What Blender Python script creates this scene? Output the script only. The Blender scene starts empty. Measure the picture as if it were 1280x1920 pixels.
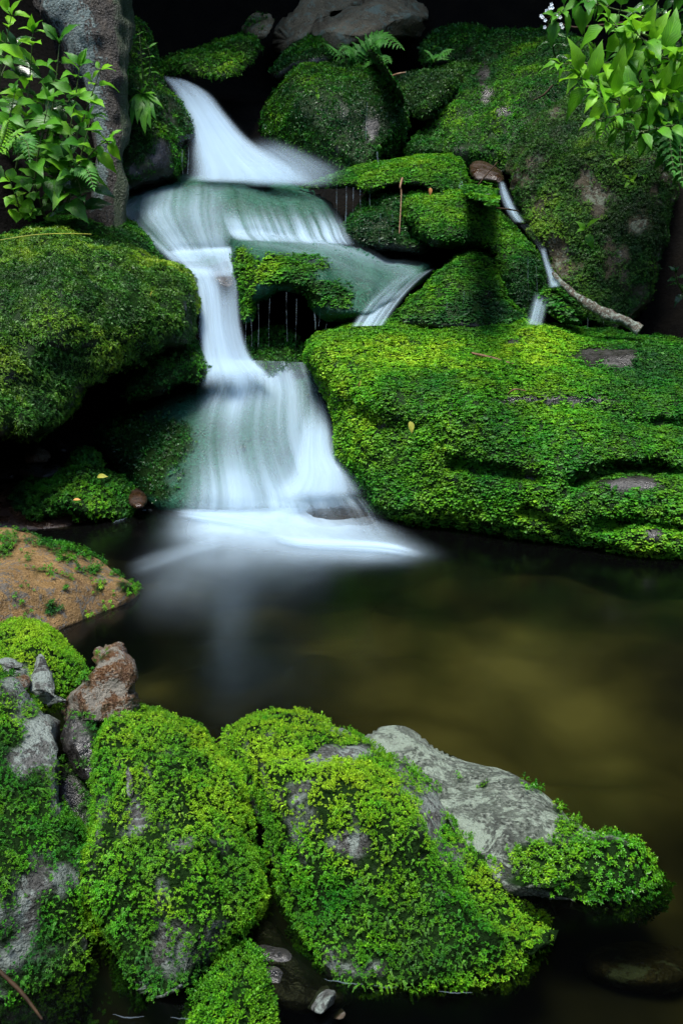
import bpy, math, random
import numpy as np
from mathutils import Vector, Matrix
from mathutils.bvhtree import BVHTree

rng = np.random.default_rng(11)
random.seed(5)
SC = bpy.context.scene
COL = SC.collection

# ------------------------------------------------------------------ camera
CAM_H, PITCH, F = 0.95, math.radians(15), 1600.0
CAM = np.array([0, 0, CAM_H])
FWD = np.array([0, math.cos(PITCH), -math.sin(PITCH)])
UP = np.array([0, math.sin(PITCH), math.cos(PITCH)])
RIGHT = np.array([1.0, 0, 0])
cam_data = bpy.data.cameras.new('camera')
cam = bpy.data.objects.new('camera', cam_data)
COL.objects.link(cam)
cam.location = CAM
cam.rotation_euler = (math.pi / 2 - PITCH, 0, 0)
cam_data.sensor_fit = 'VERTICAL'
cam_data.sensor_height = 36
cam_data.sensor_width = 24
cam_data.lens = 30
cam_data.clip_end = 300
cam_data.clip_start = 0.05
SC.camera = cam


def pt(px, py, D):
    """world point seen at photo pixel (1280x1920) and depth D along the view axis"""
    px, py, D = (np.asarray(v, float) for v in (px, py, D))
    a = (px - 640) / F
    b = (py - 960) / F
    return CAM + D[..., None] * (FWD + a[..., None] * RIGHT - b[..., None] * UP)


def ground_D(py, z=0.0):
    return (CAM_H - z) / (math.sin(PITCH) + (np.asarray(py, float) - 960) / F * math.cos(PITCH))


# ------------------------------------------------------------------ noise
def _h(ix, iy, iz, seed):
    with np.errstate(over='ignore'):
        n = (ix.astype(np.int64) * 374761393 + iy.astype(np.int64) * 668265263 + iz.astype(np.int64) * 2147483647 + seed * 974634777) & 0xffffffff
        n = ((n ^ (n >> 13)) * 1274126177) & 0xffffffff
        n = n ^ (n >> 16)
    return (n & 0xffff) / 32767.5 - 1.0


def noise(p, seed=0):
    i = np.floor(p).astype(np.int64)
    f = p - i
    f = f * f * f * (f * (f * 6 - 15) + 10)
    r = 0
    for dx in (0, 1):
        wx = f[:, 0] if dx else 1 - f[:, 0]
        for dy in (0, 1):
            wy = f[:, 1] if dy else 1 - f[:, 1]
            for dz in (0, 1):
                wz = f[:, 2] if dz else 1 - f[:, 2]
                r = r + wx * wy * wz * _h(i[:, 0] + dx, i[:, 1] + dy, i[:, 2] + dz, seed)
    return r


def fbm(p, freq=1.0, octv=4, seed=0, gain=0.5):
    r, a, t = 0, 1.0, 0
    for k in range(octv):
        r = r + a * noise(p * freq * 2 ** k + 17.3 * k, seed + k)
        t += a
        a *= gain
    return r / t


def worley(p, cell, seed=0):
    """nearest jittered cell centre: distance in cells, vector from the centre, a random number of the cell"""
    q = p / cell
    i = np.floor(q).astype(np.int64)
    best = np.full(len(p), 1e9)
    vec = np.zeros_like(p)
    rid = np.zeros(len(p))
    for dx in (-1, 0, 1):
        for dy in (-1, 0, 1):
            for dz in (-1, 0, 1):
                c = i + [dx, dy, dz]
                j = np.stack([_h(c[:, 0], c[:, 1], c[:, 2], seed + k) for k in (1, 2, 3)], 1)
                v = q - (c + .5 + .42 * j)
                d = np.linalg.norm(v, axis=1)
                u = d < best
                best[u] = d[u]; vec[u] = v[u]
                rid[u] = (.5 + .5 * _h(c[:, 0], c[:, 1], c[:, 2], seed + 9))[u]
    return best, vec, rid


def sstep(a, b, x):
    t = np.clip((x - a) / (b - a), 0, 1)
    return t * t * (3 - 2 * t)


def norm(v):
    return v / np.maximum(np.linalg.norm(v, axis=-1, keepdims=True), 1e-9)


# ------------------------------------------------------------------ objects
def tag(o, label=None, cat=None, group=None, kind=None):
    if label: o['label'] = label
    if cat: o['category'] = cat
    if group: o['group'] = group
    if kind: o['kind'] = kind
    return o


def mesh_obj(name, V, faces, mat, parent=None, attrs=None, uv=None, smooth=True):
    """faces: one (n,3) or (n,4) int array, or a list of such arrays"""
    if not isinstance(faces, list): faces = [faces]
    faces = [np.asarray(f, np.int32) for f in faces if len(f)]
    V = np.asarray(V, np.float32)
    me = bpy.data.meshes.new(name)
    me.vertices.add(len(V))
    me.vertices.foreach_set('co', V.ravel())
    loops = np.concatenate([f.ravel() for f in faces])
    sizes = np.concatenate([np.full(len(f), f.shape[1], np.int32) for f in faces])
    starts = np.concatenate([[0], np.cumsum(sizes)[:-1]]).astype(np.int32)
    me.loops.add(len(loops))
    me.loops.foreach_set('vertex_index', loops)
    me.polygons.add(len(sizes))
    me.polygons.foreach_set('loop_start', starts)
    me.update(calc_edges=True)
    if smooth:
        me.polygons.foreach_set('use_smooth', np.ones(len(sizes), bool))
    for k, a in (attrs or {}).items():
        at = me.attributes.new(k, 'FLOAT', 'POINT')
        at.data.foreach_set('value', np.asarray(a, np.float32))
    if uv is not None:
        l = me.uv_layers.new(name='UVMap')
        l.data.foreach_set('uv', np.asarray(uv, np.float32)[loops].ravel())
    if mat is not None: me.materials.append(M[mat] if isinstance(mat, str) else mat)
    o = bpy.data.objects.new(name, me)
    COL.objects.link(o)
    if parent is not None:
        o.parent = parent
    return o


def empty(name, loc=(0, 0, 0)):
    o = bpy.data.objects.new(name, None)
    o.empty_display_size = 0.05
    COL.objects.link(o)
    o.location = loc
    return o


def base_empty(name, loc):
    """an Empty at the thing's base; its parts keep world-space meshes shifted into its frame"""
    return empty(name, loc)


def part(name, V, faces, mat, root, **kw):
    V = np.asarray(V, float) - np.array(root.location)
    return mesh_obj(name, V, faces, mat, root, **kw)


# ------------------------------------------------------------------ outline -> rounded solid rock
def catmull(P, step):
    P = np.asarray(P, float)
    n = len(P)
    out = []
    for i in range(n):
        p0, p1, p2, p3 = P[i - 1], P[i], P[(i + 1) % n], P[(i + 2) % n]
        m = max(2, int(np.linalg.norm(p2 - p1) / step))
        t = np.linspace(0, 1, m, endpoint=False)[:, None]
        out.append(0.5 * ((2 * p1) + (-p0 + p2) * t + (2 * p0 - 5 * p1 + 4 * p2 - p3) * t ** 2 + (-p0 + 3 * p1 - 3 * p2 + p3) * t ** 3))
    return np.concatenate(out)


def seg_dist(Q, A, B):
    """distance of Q (n,2) to the closed polyline A->B and the nearest point"""
    best = np.full(len(Q), 1e18)
    near = np.zeros_like(Q)
    for s in range(0, len(A), 64):
        a, b = A[s:s + 64], B[s:s + 64]
        ab = b - a
        t = ((Q[:, None] - a) * ab).sum(-1) / np.maximum((ab ** 2).sum(-1), 1e-9)
        t = np.clip(t, 0, 1)
        c = a + t[..., None] * ab
        d = ((Q[:, None] - c) ** 2).sum(-1)
        j = d.argmin(1)
        dm = d[np.arange(len(Q)), j]
        u = dm < best
        best[u] = dm[u]
        near[u] = c[np.arange(len(Q)), j][u]
    return np.sqrt(best), near


def inside(Q, A, B):
    r = np.zeros(len(Q), bool)
    for a, b in zip(A, B):
        c = (a[1] > Q[:, 1]) != (b[1] > Q[:, 1])
        if a[1] == b[1]: continue
        x = (b[0] - a[0]) * (Q[:, 1] - a[1]) / (b[1] - a[1]) + a[0]
        r ^= c & (Q[:, 0] < x)
    return r


def rbf(pts):
    pts = np.asarray(pts, float)
    X, d = pts[:, :2] / 100, pts[:, 2]
    n = len(X)
    if n == 1:
        return lambda q: np.full(len(q), d[0])
    K = np.sqrt(((X[:, None] - X[None]) ** 2).sum(-1)) + np.eye(n) * 0.02
    if n == 2:
        Pm = np.ones((n, 1))
    else:
        Pm = np.c_[np.ones(n), X]
    k = Pm.shape[1]
    A = np.block([[-K, Pm], [Pm.T, np.zeros((k, k))]])
    w = np.linalg.lstsq(A, np.r_[d, np.zeros(k)], rcond=None)[0]

    def f(q):
        q = q / 100
        K2 = np.sqrt(((q[:, None] - X[None]) ** 2).sum(-1))
        P2 = np.c_[np.ones(len(q)), q][:, :k]
        return -K2 @ w[:n] + P2 @ w[n:]
    return f


ROCKS = {}


def v_normals(V, T):
    n = np.cross(V[T[:, 1]] - V[T[:, 0]], V[T[:, 2]] - V[T[:, 0]])
    N = np.zeros_like(V)
    for k in range(3):
        np.add.at(N, T[:, k], n)
    return norm(N)


def rock_mesh(outline, depth, B=0.12, Rpx=70, Tb=0.3, step=6, amp=0.02, freq=6.0, seed=0, facet=0.0, ffreq=5.0, creases=(), smooth=3, octv=5, jag=0.0, cuts=0, cutr=(.6, .9)):
    P = catmull(outline, step * 0.8)
    if jag:
        nn = norm(np.c_[P[:, 1] - np.roll(P[:, 1], 1), -(P[:, 0] - np.roll(P[:, 0], 1))])
        q = np.c_[P / 26.0, np.full(len(P), seed * 1.7)]
        P = P + nn * (fbm(q, 1, 3, seed) * jag)[:, None]
    A, Bq = P, np.roll(P, -1, 0)
    lo, hi = P.min(0) - step * 2, P.max(0) + step * 2
    xs, ys = np.arange(lo[0], hi[0], step), np.arange(lo[1], hi[1], step)
    gx, gy = np.meshgrid(xs, ys)
    Q = np.c_[gx.ravel(), gy.ravel()]
    d, near = seg_dist(Q, A, Bq)
    ins = inside(Q, A, Bq)
    keep = ins | (d < step * 0.62)
    snap = keep & (d < step * 0.62)
    W, H = len(xs), len(ys)
    idx = np.arange(W * H).reshape(H, W)
    q4 = np.stack([idx[:-1, :-1], idx[:-1, 1:], idx[1:, 1:], idx[1:, :-1]], -1).reshape(-1, 4)
    q4 = q4[keep[q4].all(1)]
    used = np.unique(q4)
    Q[snap] = near[snap]
    remap = -np.ones(W * H, int)
    remap[used] = np.arange(len(used))
    q4 = remap[q4]
    Q, d = Q[used], np.where(snap, 0, d)[used]
    # the border of the sheet is the rim
    e = np.sort(np.concatenate([q4[:, [0, 1]], q4[:, [1, 2]], q4[:, [2, 3]], q4[:, [3, 0]]]), 1)
    ue, cnt = np.unique(e, axis=0, return_counts=True)
    rim = np.zeros(len(Q), bool)
    rim[ue[cnt == 1].ravel()] = True
    d = np.where(rim, 0, d)
    t = 1 - np.clip(d / Rpx, 0, 1)
    prof = np.sqrt(np.clip(1 - t * t, 0, 1))
    Df = rbf(depth)(Q)
    for line, wd, dep in creases:
        line = np.asarray(line, float)
        dd, _ = seg_dist(Q, line[:-1], line[1:])
        jit = 1 + 0.5 * fbm(np.c_[Q / 40, Q[:, :1] * 0 + seed], 1, 2, 5)
        Df = Df + dep * jit * np.exp(-(dd / wd) ** 2) * prof
    Dfront = Df + B * (1 - prof)
    Dback = Df + B + Tb * prof
    n = len(Q)
    bmap = np.arange(n)
    inner = ~rim
    bmap[inner] = n + np.arange(inner.sum())
    Vp = np.r_[np.c_[Q, Dfront], np.c_[Q[inner], Dback[inner]]]
    V = pt(Vp[:, 0], Vp[:, 1], Vp[:, 2])
    quads = np.r_[q4[:, ::-1], bmap[q4]]
    T = np.r_[quads[:, [0, 1, 2]], quads[:, [0, 2, 3]]]
    # laplacian smoothing (rim kept)
    e = np.concatenate([quads[:, [0, 1]], quads[:, [1, 2]], quads[:, [2, 3]], quads[:, [3, 0]]])
    fixed = np.r_[rim, np.zeros(inner.sum(), bool)]
    for _ in range(smooth):
        S = np.zeros_like(V)
        c = np.zeros(len(V))
        for a, b in ((0, 1), (1, 0)):
            np.add.at(S, e[:, a], V[e[:, b]])
            np.add.at(c, e[:, a], 1)
        V = np.where(fixed[:, None], V, 0.5 * V + 0.5 * S / np.maximum(c, 1)[:, None])
    if cuts:
        r_ = np.random.default_rng(seed * 7 + 1)
        c = V.mean(0)
        for _ in range(cuts):
            nn = norm(r_.normal(size=3) * [1, .6, .8] + np.array([0, -.75, .55]))
            h = (V - c) @ nn
            lim = h.max() * r_.uniform(*cutr)
            V = V - np.maximum(0, h - lim)[:, None] * nn * .92
    N = v_normals(V, T)
    dsp = amp * fbm(V, freq, octv, seed)
    if facet:
        f1 = noise(V * ffreq, seed + 31)
        f2 = noise(V * ffreq * 1.9 + 4, seed + 37)
        dsp = dsp + facet * (np.abs(f1) * 1.2 - 0.5 + 0.5 * np.abs(f2))
    V = V + N * dsp[:, None]
    N = v_normals(V, T)
    return V, quads, T, N, Vp[:, :2], n


def blob_mask(pix, blobs):
    r = np.zeros(len(pix))
    for x, y, rx, ry, w in blobs:
        r += w * np.exp(-(((pix[:, 0] - x) / rx) ** 2 + ((pix[:, 1] - y) / ry) ** 2))
    return r


def rock(name, label, outline, depth, mat, moss=None, cat=None, key=None, group=None, **kw):
    V, quads, T, N, pix, nfront = rock_mesh(outline, depth, **kw)
    seed = kw.get('seed', 0)
    attr = np.zeros(len(V))
    if moss:
        m = moss.get('cov', 1.0) + moss.get('up', 0.3) * N[:, 2] + moss.get('vary', 0.5) * fbm(V, moss.get('mfreq', 7), 3, seed + 50)
        m = m + blob_mask(pix, moss.get('blobs', ()))
        attr = sstep(0.32, 0.72, m)
    low = V[:, 2].min()
    front = V[:nfront]
    base = np.array([front[:, 0].mean(), front[:, 1].mean(), low])
    root = empty(name, base)
    tag(root, label, cat or name, group)
    part('rock_body', V, quads, mat, root, attrs={'moss': attr})
    rec = dict(V=V, T=T, N=N, pix=pix, root=root, moss=moss, attr=attr, seed=seed, quads=quads, nfront=nfront)
    ROCKS[key or label] = rec
    if moss: grow_moss(rec)
    return root


# ------------------------------------------------------------------ moss
def leaf6(base, d, n, L, W, curl=0.2, fold=0.15):
    base, d, n = (np.asarray(v, float) for v in (base, d, n))
    d = d / np.linalg.norm(d)
    s = np.cross(d, n); s /= np.linalg.norm(s)
    n = np.cross(s, d)
    v = [base,
         base + d * L * .38 + s * W * .5 + n * L * fold, base + d * L * .38 - s * W * .5 + n * L * fold,
         base + d * L * .8 + s * W * .38 + n * L * (fold - curl * .4), base + d * L * .8 - s * W * .38 + n * L * (fold - curl * .4),
         base + d * L - n * L * curl]
    return np.array(v), np.array([[0, 2, 1], [1, 2, 3], [2, 4, 3], [3, 4, 5]])


def leaf4(base, d, n, L, W, curl=0.2):
    base, d, n = (np.asarray(v, float) for v in (base, d, n))
    d = d / np.linalg.norm(d)
    s = np.cross(d, n); s /= np.linalg.norm(s)
    n = np.cross(s, d)
    return np.array([base, base + d * L * .5 + s * W * .5 + n * L * .1, base + d * L * .5 - s * W * .5 + n * L * .1, base + d * L - n * L * curl]), np.array([[0, 2, 1], [1, 2, 3]])


def join(parts):
    V, T, o = [], [], 0
    for v, t in parts:
        V.append(v); T.append(t + o); o += len(v)
    return np.concatenate(V), np.concatenate(T)


def tmpl_star(r):
    ps = []
    for tier, (k, el, L, z) in enumerate(((6, 22, .62, .35), (5, 52, .5, .55), (3, 75, .36, .7))):
        for i in range(k):
            az = 2 * math.pi * (i + r.uniform(-.25, .25)) / k + tier * .5
            e = math.radians(el + r.uniform(-12, 12))
            d = (math.cos(az) * math.cos(e), math.sin(az) * math.cos(e), math.sin(e))
            ps.append(leaf4((0, 0, z), d, (0, 0, 1.01), L * r.uniform(.8, 1.15), L * .42, .25))
    return join(ps)


def tmpl_rosette(r):
    ps = []
    for k, el, L, z in ((5, 18, .6, .4), (5, 50, .5, .62)):
        for i in range(k):
            az = 2 * math.pi * (i + r.uniform(-.25, .25)) / k + el
            e = math.radians(el + r.uniform(-12, 12))
            d = (math.cos(az) * math.cos(e), math.sin(az) * math.cos(e), math.sin(e))
            ps.append(leaf4((0, 0, z), d, (0, 0, 1.01), L * r.uniform(.8, 1.15), L * .36, .2))
    return join(ps)


def tmpl_sprig(r):
    """an upright, slightly bent shoot with short leaves all along it"""
    ps = []
    bend = r.uniform(-.25, .25), r.uniform(-.25, .25)
    for k in range(5):
        z = .15 + .2 * k
        c = (bend[0] * z * z, bend[1] * z * z, z)
        for i in range(3):
            az = 2.1 * i + k * 1.2 + r.uniform(-.3, .3)
            e = math.radians(r.uniform(25, 55))
            d = (math.cos(az) * math.cos(e), math.sin(az) * math.cos(e), math.sin(e))
            ps.append(leaf4(c, d, (0, 0, 1.01), .34 * r.uniform(.8, 1.2), .15, .15))
    return join(ps)


def tmpl_frond(r):
    """a feathery shoot lying along +x and arching over, narrow leaflets in two rows"""
    ps = []
    bend = r.uniform(-.35, .35)
    for k in range(8):
        u = k / 7
        c = np.array((u * .9, bend * u * u, .30 * math.sin(u * 2.4)))
        L = .26 * (1 - .5 * u) * r.uniform(.8, 1.2)
        for s in (-1, 1):
            ps.append(leaf4(c, (.75, s * .8 + bend * u, r.uniform(-.1, .35)), (0, 0, 1), L, L * .42, .2))
    ps.append(leaf4((.88, bend * .8, .2), (1, bend, -.3), (0, 0, 1), .25, .10, .2))
    return join(ps)


def tmpl_scale(r):
    """two or three small rounded leaves overlapping like scales, pointing along +x"""
    ps = []
    for k in range(3):
        a = r.uniform(-.5, .5)
        ps.append(leaf6((-.35 + r.uniform(-.2, .2), (k - 1) * .42, .05 + .12 * r.random()), (math.cos(a), math.sin(a), r.uniform(.0, .35)), (0, 0, 1), r.uniform(.55, .8), r.uniform(.5, .66), .22, .1))
    return join(ps)


def tmpl_velvet(r):
    ps = []
    for k in range(4):
        az = r.uniform(0, 6.28)
        e = math.radians(r.uniform(25, 75))
        d = (math.cos(az) * math.cos(e), math.sin(az) * math.cos(e), math.sin(e))
        ps.append(leaf4((r.uniform(-.25, .25), r.uniform(-.25, .25), 0), d, (.1, .2, 1), r.uniform(.6, 1), .3, .2))
    return join(ps)


def tmpl_bud(r):
    """a short upright shoot: a stalk of folded leaves with a paler open tip"""
    ps = []
    for k, (n, el, L, z) in enumerate(((4, 35, .75, .1), (5, 58, .62, .55))):
        for i in range(n):
            az = 2 * math.pi * (i + r.uniform(-.25, .25)) / n + k
            e = math.radians(el + r.uniform(-10, 10))
            d = (math.cos(az) * math.cos(e), math.sin(az) * math.cos(e), math.sin(e))
            ps.append(leaf4((0, 0, z), d, (0, 0, 1.01), L * r.uniform(.85, 1.15), L * .38, -.1))
    return join(ps)


_tr = random.Random(3)
TM = {k: [f(_tr) for _ in range(5)] for k, f in dict(star=tmpl_star, rosette=tmpl_rosette, sprig=tmpl_sprig, frond=tmpl_frond, scale=tmpl_scale, velvet=tmpl_velvet, bud=tmpl_bud).items()}


def instance(tmpls, P, Z, X, S, hue, rnd):
    Y = norm(np.cross(Z, X))
    X = np.cross(Y, Z)
    which = rng.integers(0, len(tmpls), len(P))
    VV, TT, HH, RR, o = [], [], [], [], 0
    for k, (tv, tt) in enumerate(tmpls):
        m = which == k
        n = m.sum()
        if not n: continue
        v = P[m][:, None] + S[m][:, None, None] * (tv[None, :, 0:1] * X[m][:, None] + tv[None, :, 1:2] * Y[m][:, None] + tv[None, :, 2:3] * Z[m][:, None])
        VV.append(v.reshape(-1, 3))
        TT.append((tt[None] + (np.arange(n) * len(tv))[:, None, None]).reshape(-1, 3) + o)
        HH.append(np.repeat(hue[m], len(tv)))
        RR.append(np.repeat(rnd[m], len(tv)))
        o += n * len(tv)
    return np.concatenate(VV), np.concatenate(TT), np.concatenate(HH), np.concatenate(RR)


def scatter(V, T, w, n):
    A = V[T]
    ar = np.linalg.norm(np.cross(A[:, 1] - A[:, 0], A[:, 2] - A[:, 0]), axis=1) * 0.5
    pr = ar * w
    tot = pr.sum()
    if tot <= 0: return None
    f = rng.choice(len(T), n, p=pr / tot)
    r1, r2 = np.sqrt(rng.random(n)), rng.random(n)
    bc = np.c_[1 - r1, r1 * (1 - r2), r1 * r2]
    return f, bc, tot


DENS = 1.0
SHADE_CANOPY = (1.0, 1.0, (0, -.34, 1), 45)
MOSS_NAME = dict(star='star_moss', rosette='leafy_moss', sprig='tufted_moss', frond='feather_moss', scale='scale_moss', velvet='velvet_moss', bud='cushion_moss')


def grow_moss(rec):
    V, T, N, pix, ms = rec['V'], rec['T'], rec['N'], rec['pix'], rec['moss']
    cen = V[T].mean(1)
    fn = norm(np.cross(V[T[:, 1]] - V[T[:, 0]], V[T[:, 2]] - V[T[:, 0]]))
    view = norm(CAM - cen)
    facing = np.clip((fn * view).sum(1) + ms.get('wrap', .35), 0, 1) > 0.02
    w = facing * rec['attr'][T].mean(1) * np.clip(fn[:, 2] * 2 + ms.get('under', 1.6), 0, 1)
    mats = ms.get('mat', M['moss'])
    nk = len(ms['types'])
    for ki, (kind, share, size, zdir) in enumerate(ms['types']):
        # zdir: (normal, up, along the slope) weights of the shoot's direction
        probe = scatter(V, T, w, 10)
        if probe is None: return
        n = int(min(ms.get('cap', 26000), DENS * share * probe[2] / (size * size)) * 1.6)
        if n < 3: continue
        f, bc, _ = scatter(V, T, w, n)
        Ti = T[f]
        P = (V[Ti] * bc[..., None]).sum(1)
        # cushions: shoots radiate from the middle of each little mound, thin out between them, and one kind rules a mound
        cell = ms.get('cell', .042)
        F1, vec, rc = worley(P, cell, rec['seed'])
        own = (np.floor(rc * 7.99 * nk) % nk) == ki
        keep = rng.random(n) < np.where(own, 1.0, ms.get('share', .35)) * (ms.get('gap', .3) + (1 - ms.get('gap', .3)) * sstep(.85, .5, F1))
        if keep.sum() < 3: continue
        f, bc, Ti, P, F1, vec, rc = (v[keep] for v in (f, bc, Ti, P, F1, vec, rc))
        n = len(P)
        hgt = np.clip(1 - (F1 / .8) ** 2, 0, 1)
        Nn = norm((N[Ti] * bc[..., None]).sum(1))
        px = (pix[Ti] * bc[..., None]).sum(1)
        down = np.array([0, 0, -1.0]) + 0 * Nn
        dn = down - Nn * (down * Nn).sum(1, keepdims=True)
        flat = np.linalg.norm(dn, axis=1, keepdims=True)
        rad = vec - Nn * (vec * Nn).sum(1, keepdims=True)
        rv = rng.normal(size=(n, 3))
        if kind in ('scale', 'frond'):
            X = norm(norm(dn) * np.clip(flat, .15, 1) * (.8 if kind == 'scale' else .8) + rad * 1.0 + Nn * zdir[2] + rv * .5)
            Z = norm(Nn * zdir[0] + np.array([0, 0, zdir[1]]) + rv * .3)
        else:
            Z = norm(Nn * zdir[0] + np.array([0, 0, zdir[1]]) + dn * zdir[2] + rad * .9 + rv * .22)
            X = norm(rv)
        S = size * np.exp(rng.normal(0, .24, n)) * (.75 + .4 * hgt)
        P = P + Nn * (hgt * cell * ms.get('puff', .16) - size * .15)[:, None]
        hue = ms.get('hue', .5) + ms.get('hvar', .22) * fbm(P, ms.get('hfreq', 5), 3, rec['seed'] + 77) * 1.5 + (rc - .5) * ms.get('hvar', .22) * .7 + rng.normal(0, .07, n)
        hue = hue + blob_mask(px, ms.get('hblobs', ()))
        v, t, h, r = instance(TM[kind], P, Z, X, S, hue, rng.random(n))
        part(MOSS_NAME[kind], v, t, mats, rec['root'], attrs={'hue': h, 'rnd': r})


# ------------------------------------------------------------------ tubes
def tube(path, radii, seg=10, noise_amp=0.0, nfreq=20, seed=0, cap=True):
    P = np.asarray(path, float)
    R_ = np.asarray(radii, float)
    n = len(P)
    tan = np.gradient(P, axis=0)
    tan = norm(tan)
    ref = np.array([0.3, 0.1, 0.95]) if abs(tan[:, 2]).mean() < .8 else np.array([1.0, .2, 0])
    a = norm(np.cross(tan, ref))
    b = np.cross(tan, a)
    th = np.linspace(0, 2 * math.pi, seg, endpoint=False)
    V = P[:, None] + R_[:, None, None] * (np.cos(th)[None, :, None] * a[:, None] + np.sin(th)[None, :, None] * b[:, None])
    V = V.reshape(-1, 3)
    if noise_amp:
        c = np.repeat(P, seg, 0)
        V = c + (V - c) * (1 + noise_amp * fbm(V, nfreq, 3, seed))[:, None]
    i = np.arange(n - 1)[:, None] * seg
    j = np.arange(seg)[None]
    k = (j + 1) % seg
    Q = np.stack([i + j, i + k, i + seg + k, i + seg + j], -1).reshape(-1, 4)
    fl = [Q]
    if cap:
        V = np.r_[V, P[:1], P[-1:]]
        c0, c1 = n * seg, n * seg + 1
        jj = np.arange(seg); kk = (jj + 1) % seg
        fl.append(np.r_[np.c_[kk, jj, np.full(seg, c0)], np.c_[(n - 1) * seg + jj, (n - 1) * seg + kk, np.full(seg, c1)]])
    return V, fl


def spline(P, m):
    """open Catmull-Rom through rows of P, m samples in all"""
    P = np.asarray(P, float)
    n = len(P)
    t = np.linspace(0, n - 1, m)
    i = np.clip(t.astype(int), 0, n - 2)
    f = (t - i)[:, None]
    g = lambda k: P[np.clip(k, 0, n - 1)]
    p0, p1, p2, p3 = g(i - 1), g(i), g(i + 1), g(i + 2)
    return 0.5 * ((2 * p1) + (-p0 + p2) * f + (2 * p0 - 5 * p1 + 4 * p2 - p3) * f ** 2 + (-p0 + 3 * p1 - 3 * p2 + p3) * f ** 3)


def merge(parts):
    """[(V, [faces...])] -> V, [tris, quads]"""
    V, T3, T4, o = [], [], [], 0
    for v, fl in parts:
        if not isinstance(fl, list): fl = [fl]
        for f in fl:
            f = np.asarray(f) + o
            (T3 if f.shape[1] == 3 else T4).append(f)
        V.append(np.asarray(v)); o += len(v)
    return np.concatenate(V), [np.concatenate(x) for x in (T3, T4) if x]
# ------------------------------------------------------------------ materials
M = {}


class NT:
    def __init__(self, name):
        self.m = bpy.data.materials.new(name)
        self.m.use_nodes = True
        self.t = self.m.node_tree
        self.t.nodes.clear()
        self.out = self.n('ShaderNodeOutputMaterial')
        M[name] = self.m

    def n(self, typ, ins=None, **props):
        nd = self.t.nodes.new(typ)
        for k, v in props.items(): setattr(nd, k, v)
        for k, v in (ins or {}).items(): self.set(nd.inputs[k], v)
        return nd

    def set(self, sock, v):
        if hasattr(v, 'is_output') or isinstance(v, bpy.types.NodeSocket):
            self.t.links.new(v, sock)
        elif isinstance(v, bpy.types.Node):
            self.t.links.new(v.outputs[0], sock)
        else:
            if isinstance(v, (tuple, list)) and len(v) == 3 and sock.type == 'RGBA': v = (*v, 1)
            sock.default_value = v

    def noise(self, scale, detail=4, rough=.55, vec=None, dist=0.0):
        if vec is None: vec = self.geo()
        return self.n('ShaderNodeTexNoise', {'Vector': vec, 'Scale': scale, 'Detail': detail, 'Roughness': rough, 'Distortion': dist}).outputs['Fac']

    def geo(self):
        return self.n('ShaderNodeNewGeometry').outputs['Position']

    def attr(self, name):
        return self.n('ShaderNodeAttribute', attribute_name=name).outputs['Fac']

    def ramp(self, fac, stops, interp='LINEAR'):
        nd = self.n('ShaderNodeValToRGB', {'Fac': fac})
        cr = nd.color_ramp
        cr.interpolation = interp
        while len(cr.elements) < len(stops): cr.elements.new(.5)
        for e, (p, c) in zip(cr.elements, stops):
            e.position = p
            e.color = (*c, 1) if len(c) == 3 else c
        return nd.outputs['Color']

    def mapr(self, v, a, b, c=0.0, d=1.0, smooth=True):
        return self.n('ShaderNodeMapRange', {'Value': v, 'From Min': a, 'From Max': b, 'To Min': c, 'To Max': d}, interpolation_type='SMOOTHSTEP' if smooth else 'LINEAR').outputs['Result']

    def math(self, op, a, b=0.0, c=0.0):
        nd = self.n('ShaderNodeMath', operation=op)
        self.set(nd.inputs[0], a); self.set(nd.inputs[1], b); self.set(nd.inputs[2], c)
        return nd.outputs[0]

    def mix(self, f, a, b):
        nd = self.n('ShaderNodeMix', data_type='RGBA')
        self.set(nd.inputs['Factor'], f)
        self.set(nd.inputs[6], a); self.set(nd.inputs[7], b)
        return nd.outputs[2]

    def bump(self, h, strength=.4, dist=.01):
        return self.n('ShaderNodeBump', {'Height': h, 'Strength': strength, 'Distance': dist}).outputs['Normal']

    def done(self, sh):
        self.t.links.new(sh.outputs[0] if isinstance(sh, bpy.types.Node) else sh, self.out.inputs['Surface'])
        return self.m


def mat_moss(name, stops, rough=.5, spec=.22, trans=.25):
    g = NT(name)
    c = g.ramp(g.attr('hue'), stops)
    hs = g.n('ShaderNodeHueSaturation', {'Color': c, 'Value': g.mapr(g.attr('rnd'), 0, 1, .72, 1.3, False), 'Hue': g.mapr(g.noise(9), .3, .7, .485, .515)})
    p = g.n('ShaderNodeBsdfPrincipled', {'Base Color': hs, 'Roughness': rough, 'Specular IOR Level': spec})
    t = g.n('ShaderNodeBsdfTranslucent', {'Color': hs})
    return g.done(g.n('ShaderNodeMixShader', {0: trans, 1: p, 2: t}))


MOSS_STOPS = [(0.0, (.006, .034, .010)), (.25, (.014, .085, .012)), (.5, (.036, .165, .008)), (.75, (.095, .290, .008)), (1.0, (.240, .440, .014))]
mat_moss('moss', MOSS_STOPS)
mat_moss('moss_wet', MOSS_STOPS, .35, .3)
mat_moss('moss_olive', [(0.0, (.007, .028, .009)), (.25, (.018, .066, .012)), (.5, (.040, .135, .012)), (.75, (.10, .230, .014)), (1.0, (.23, .37, .020))], .45, .25)


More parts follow.
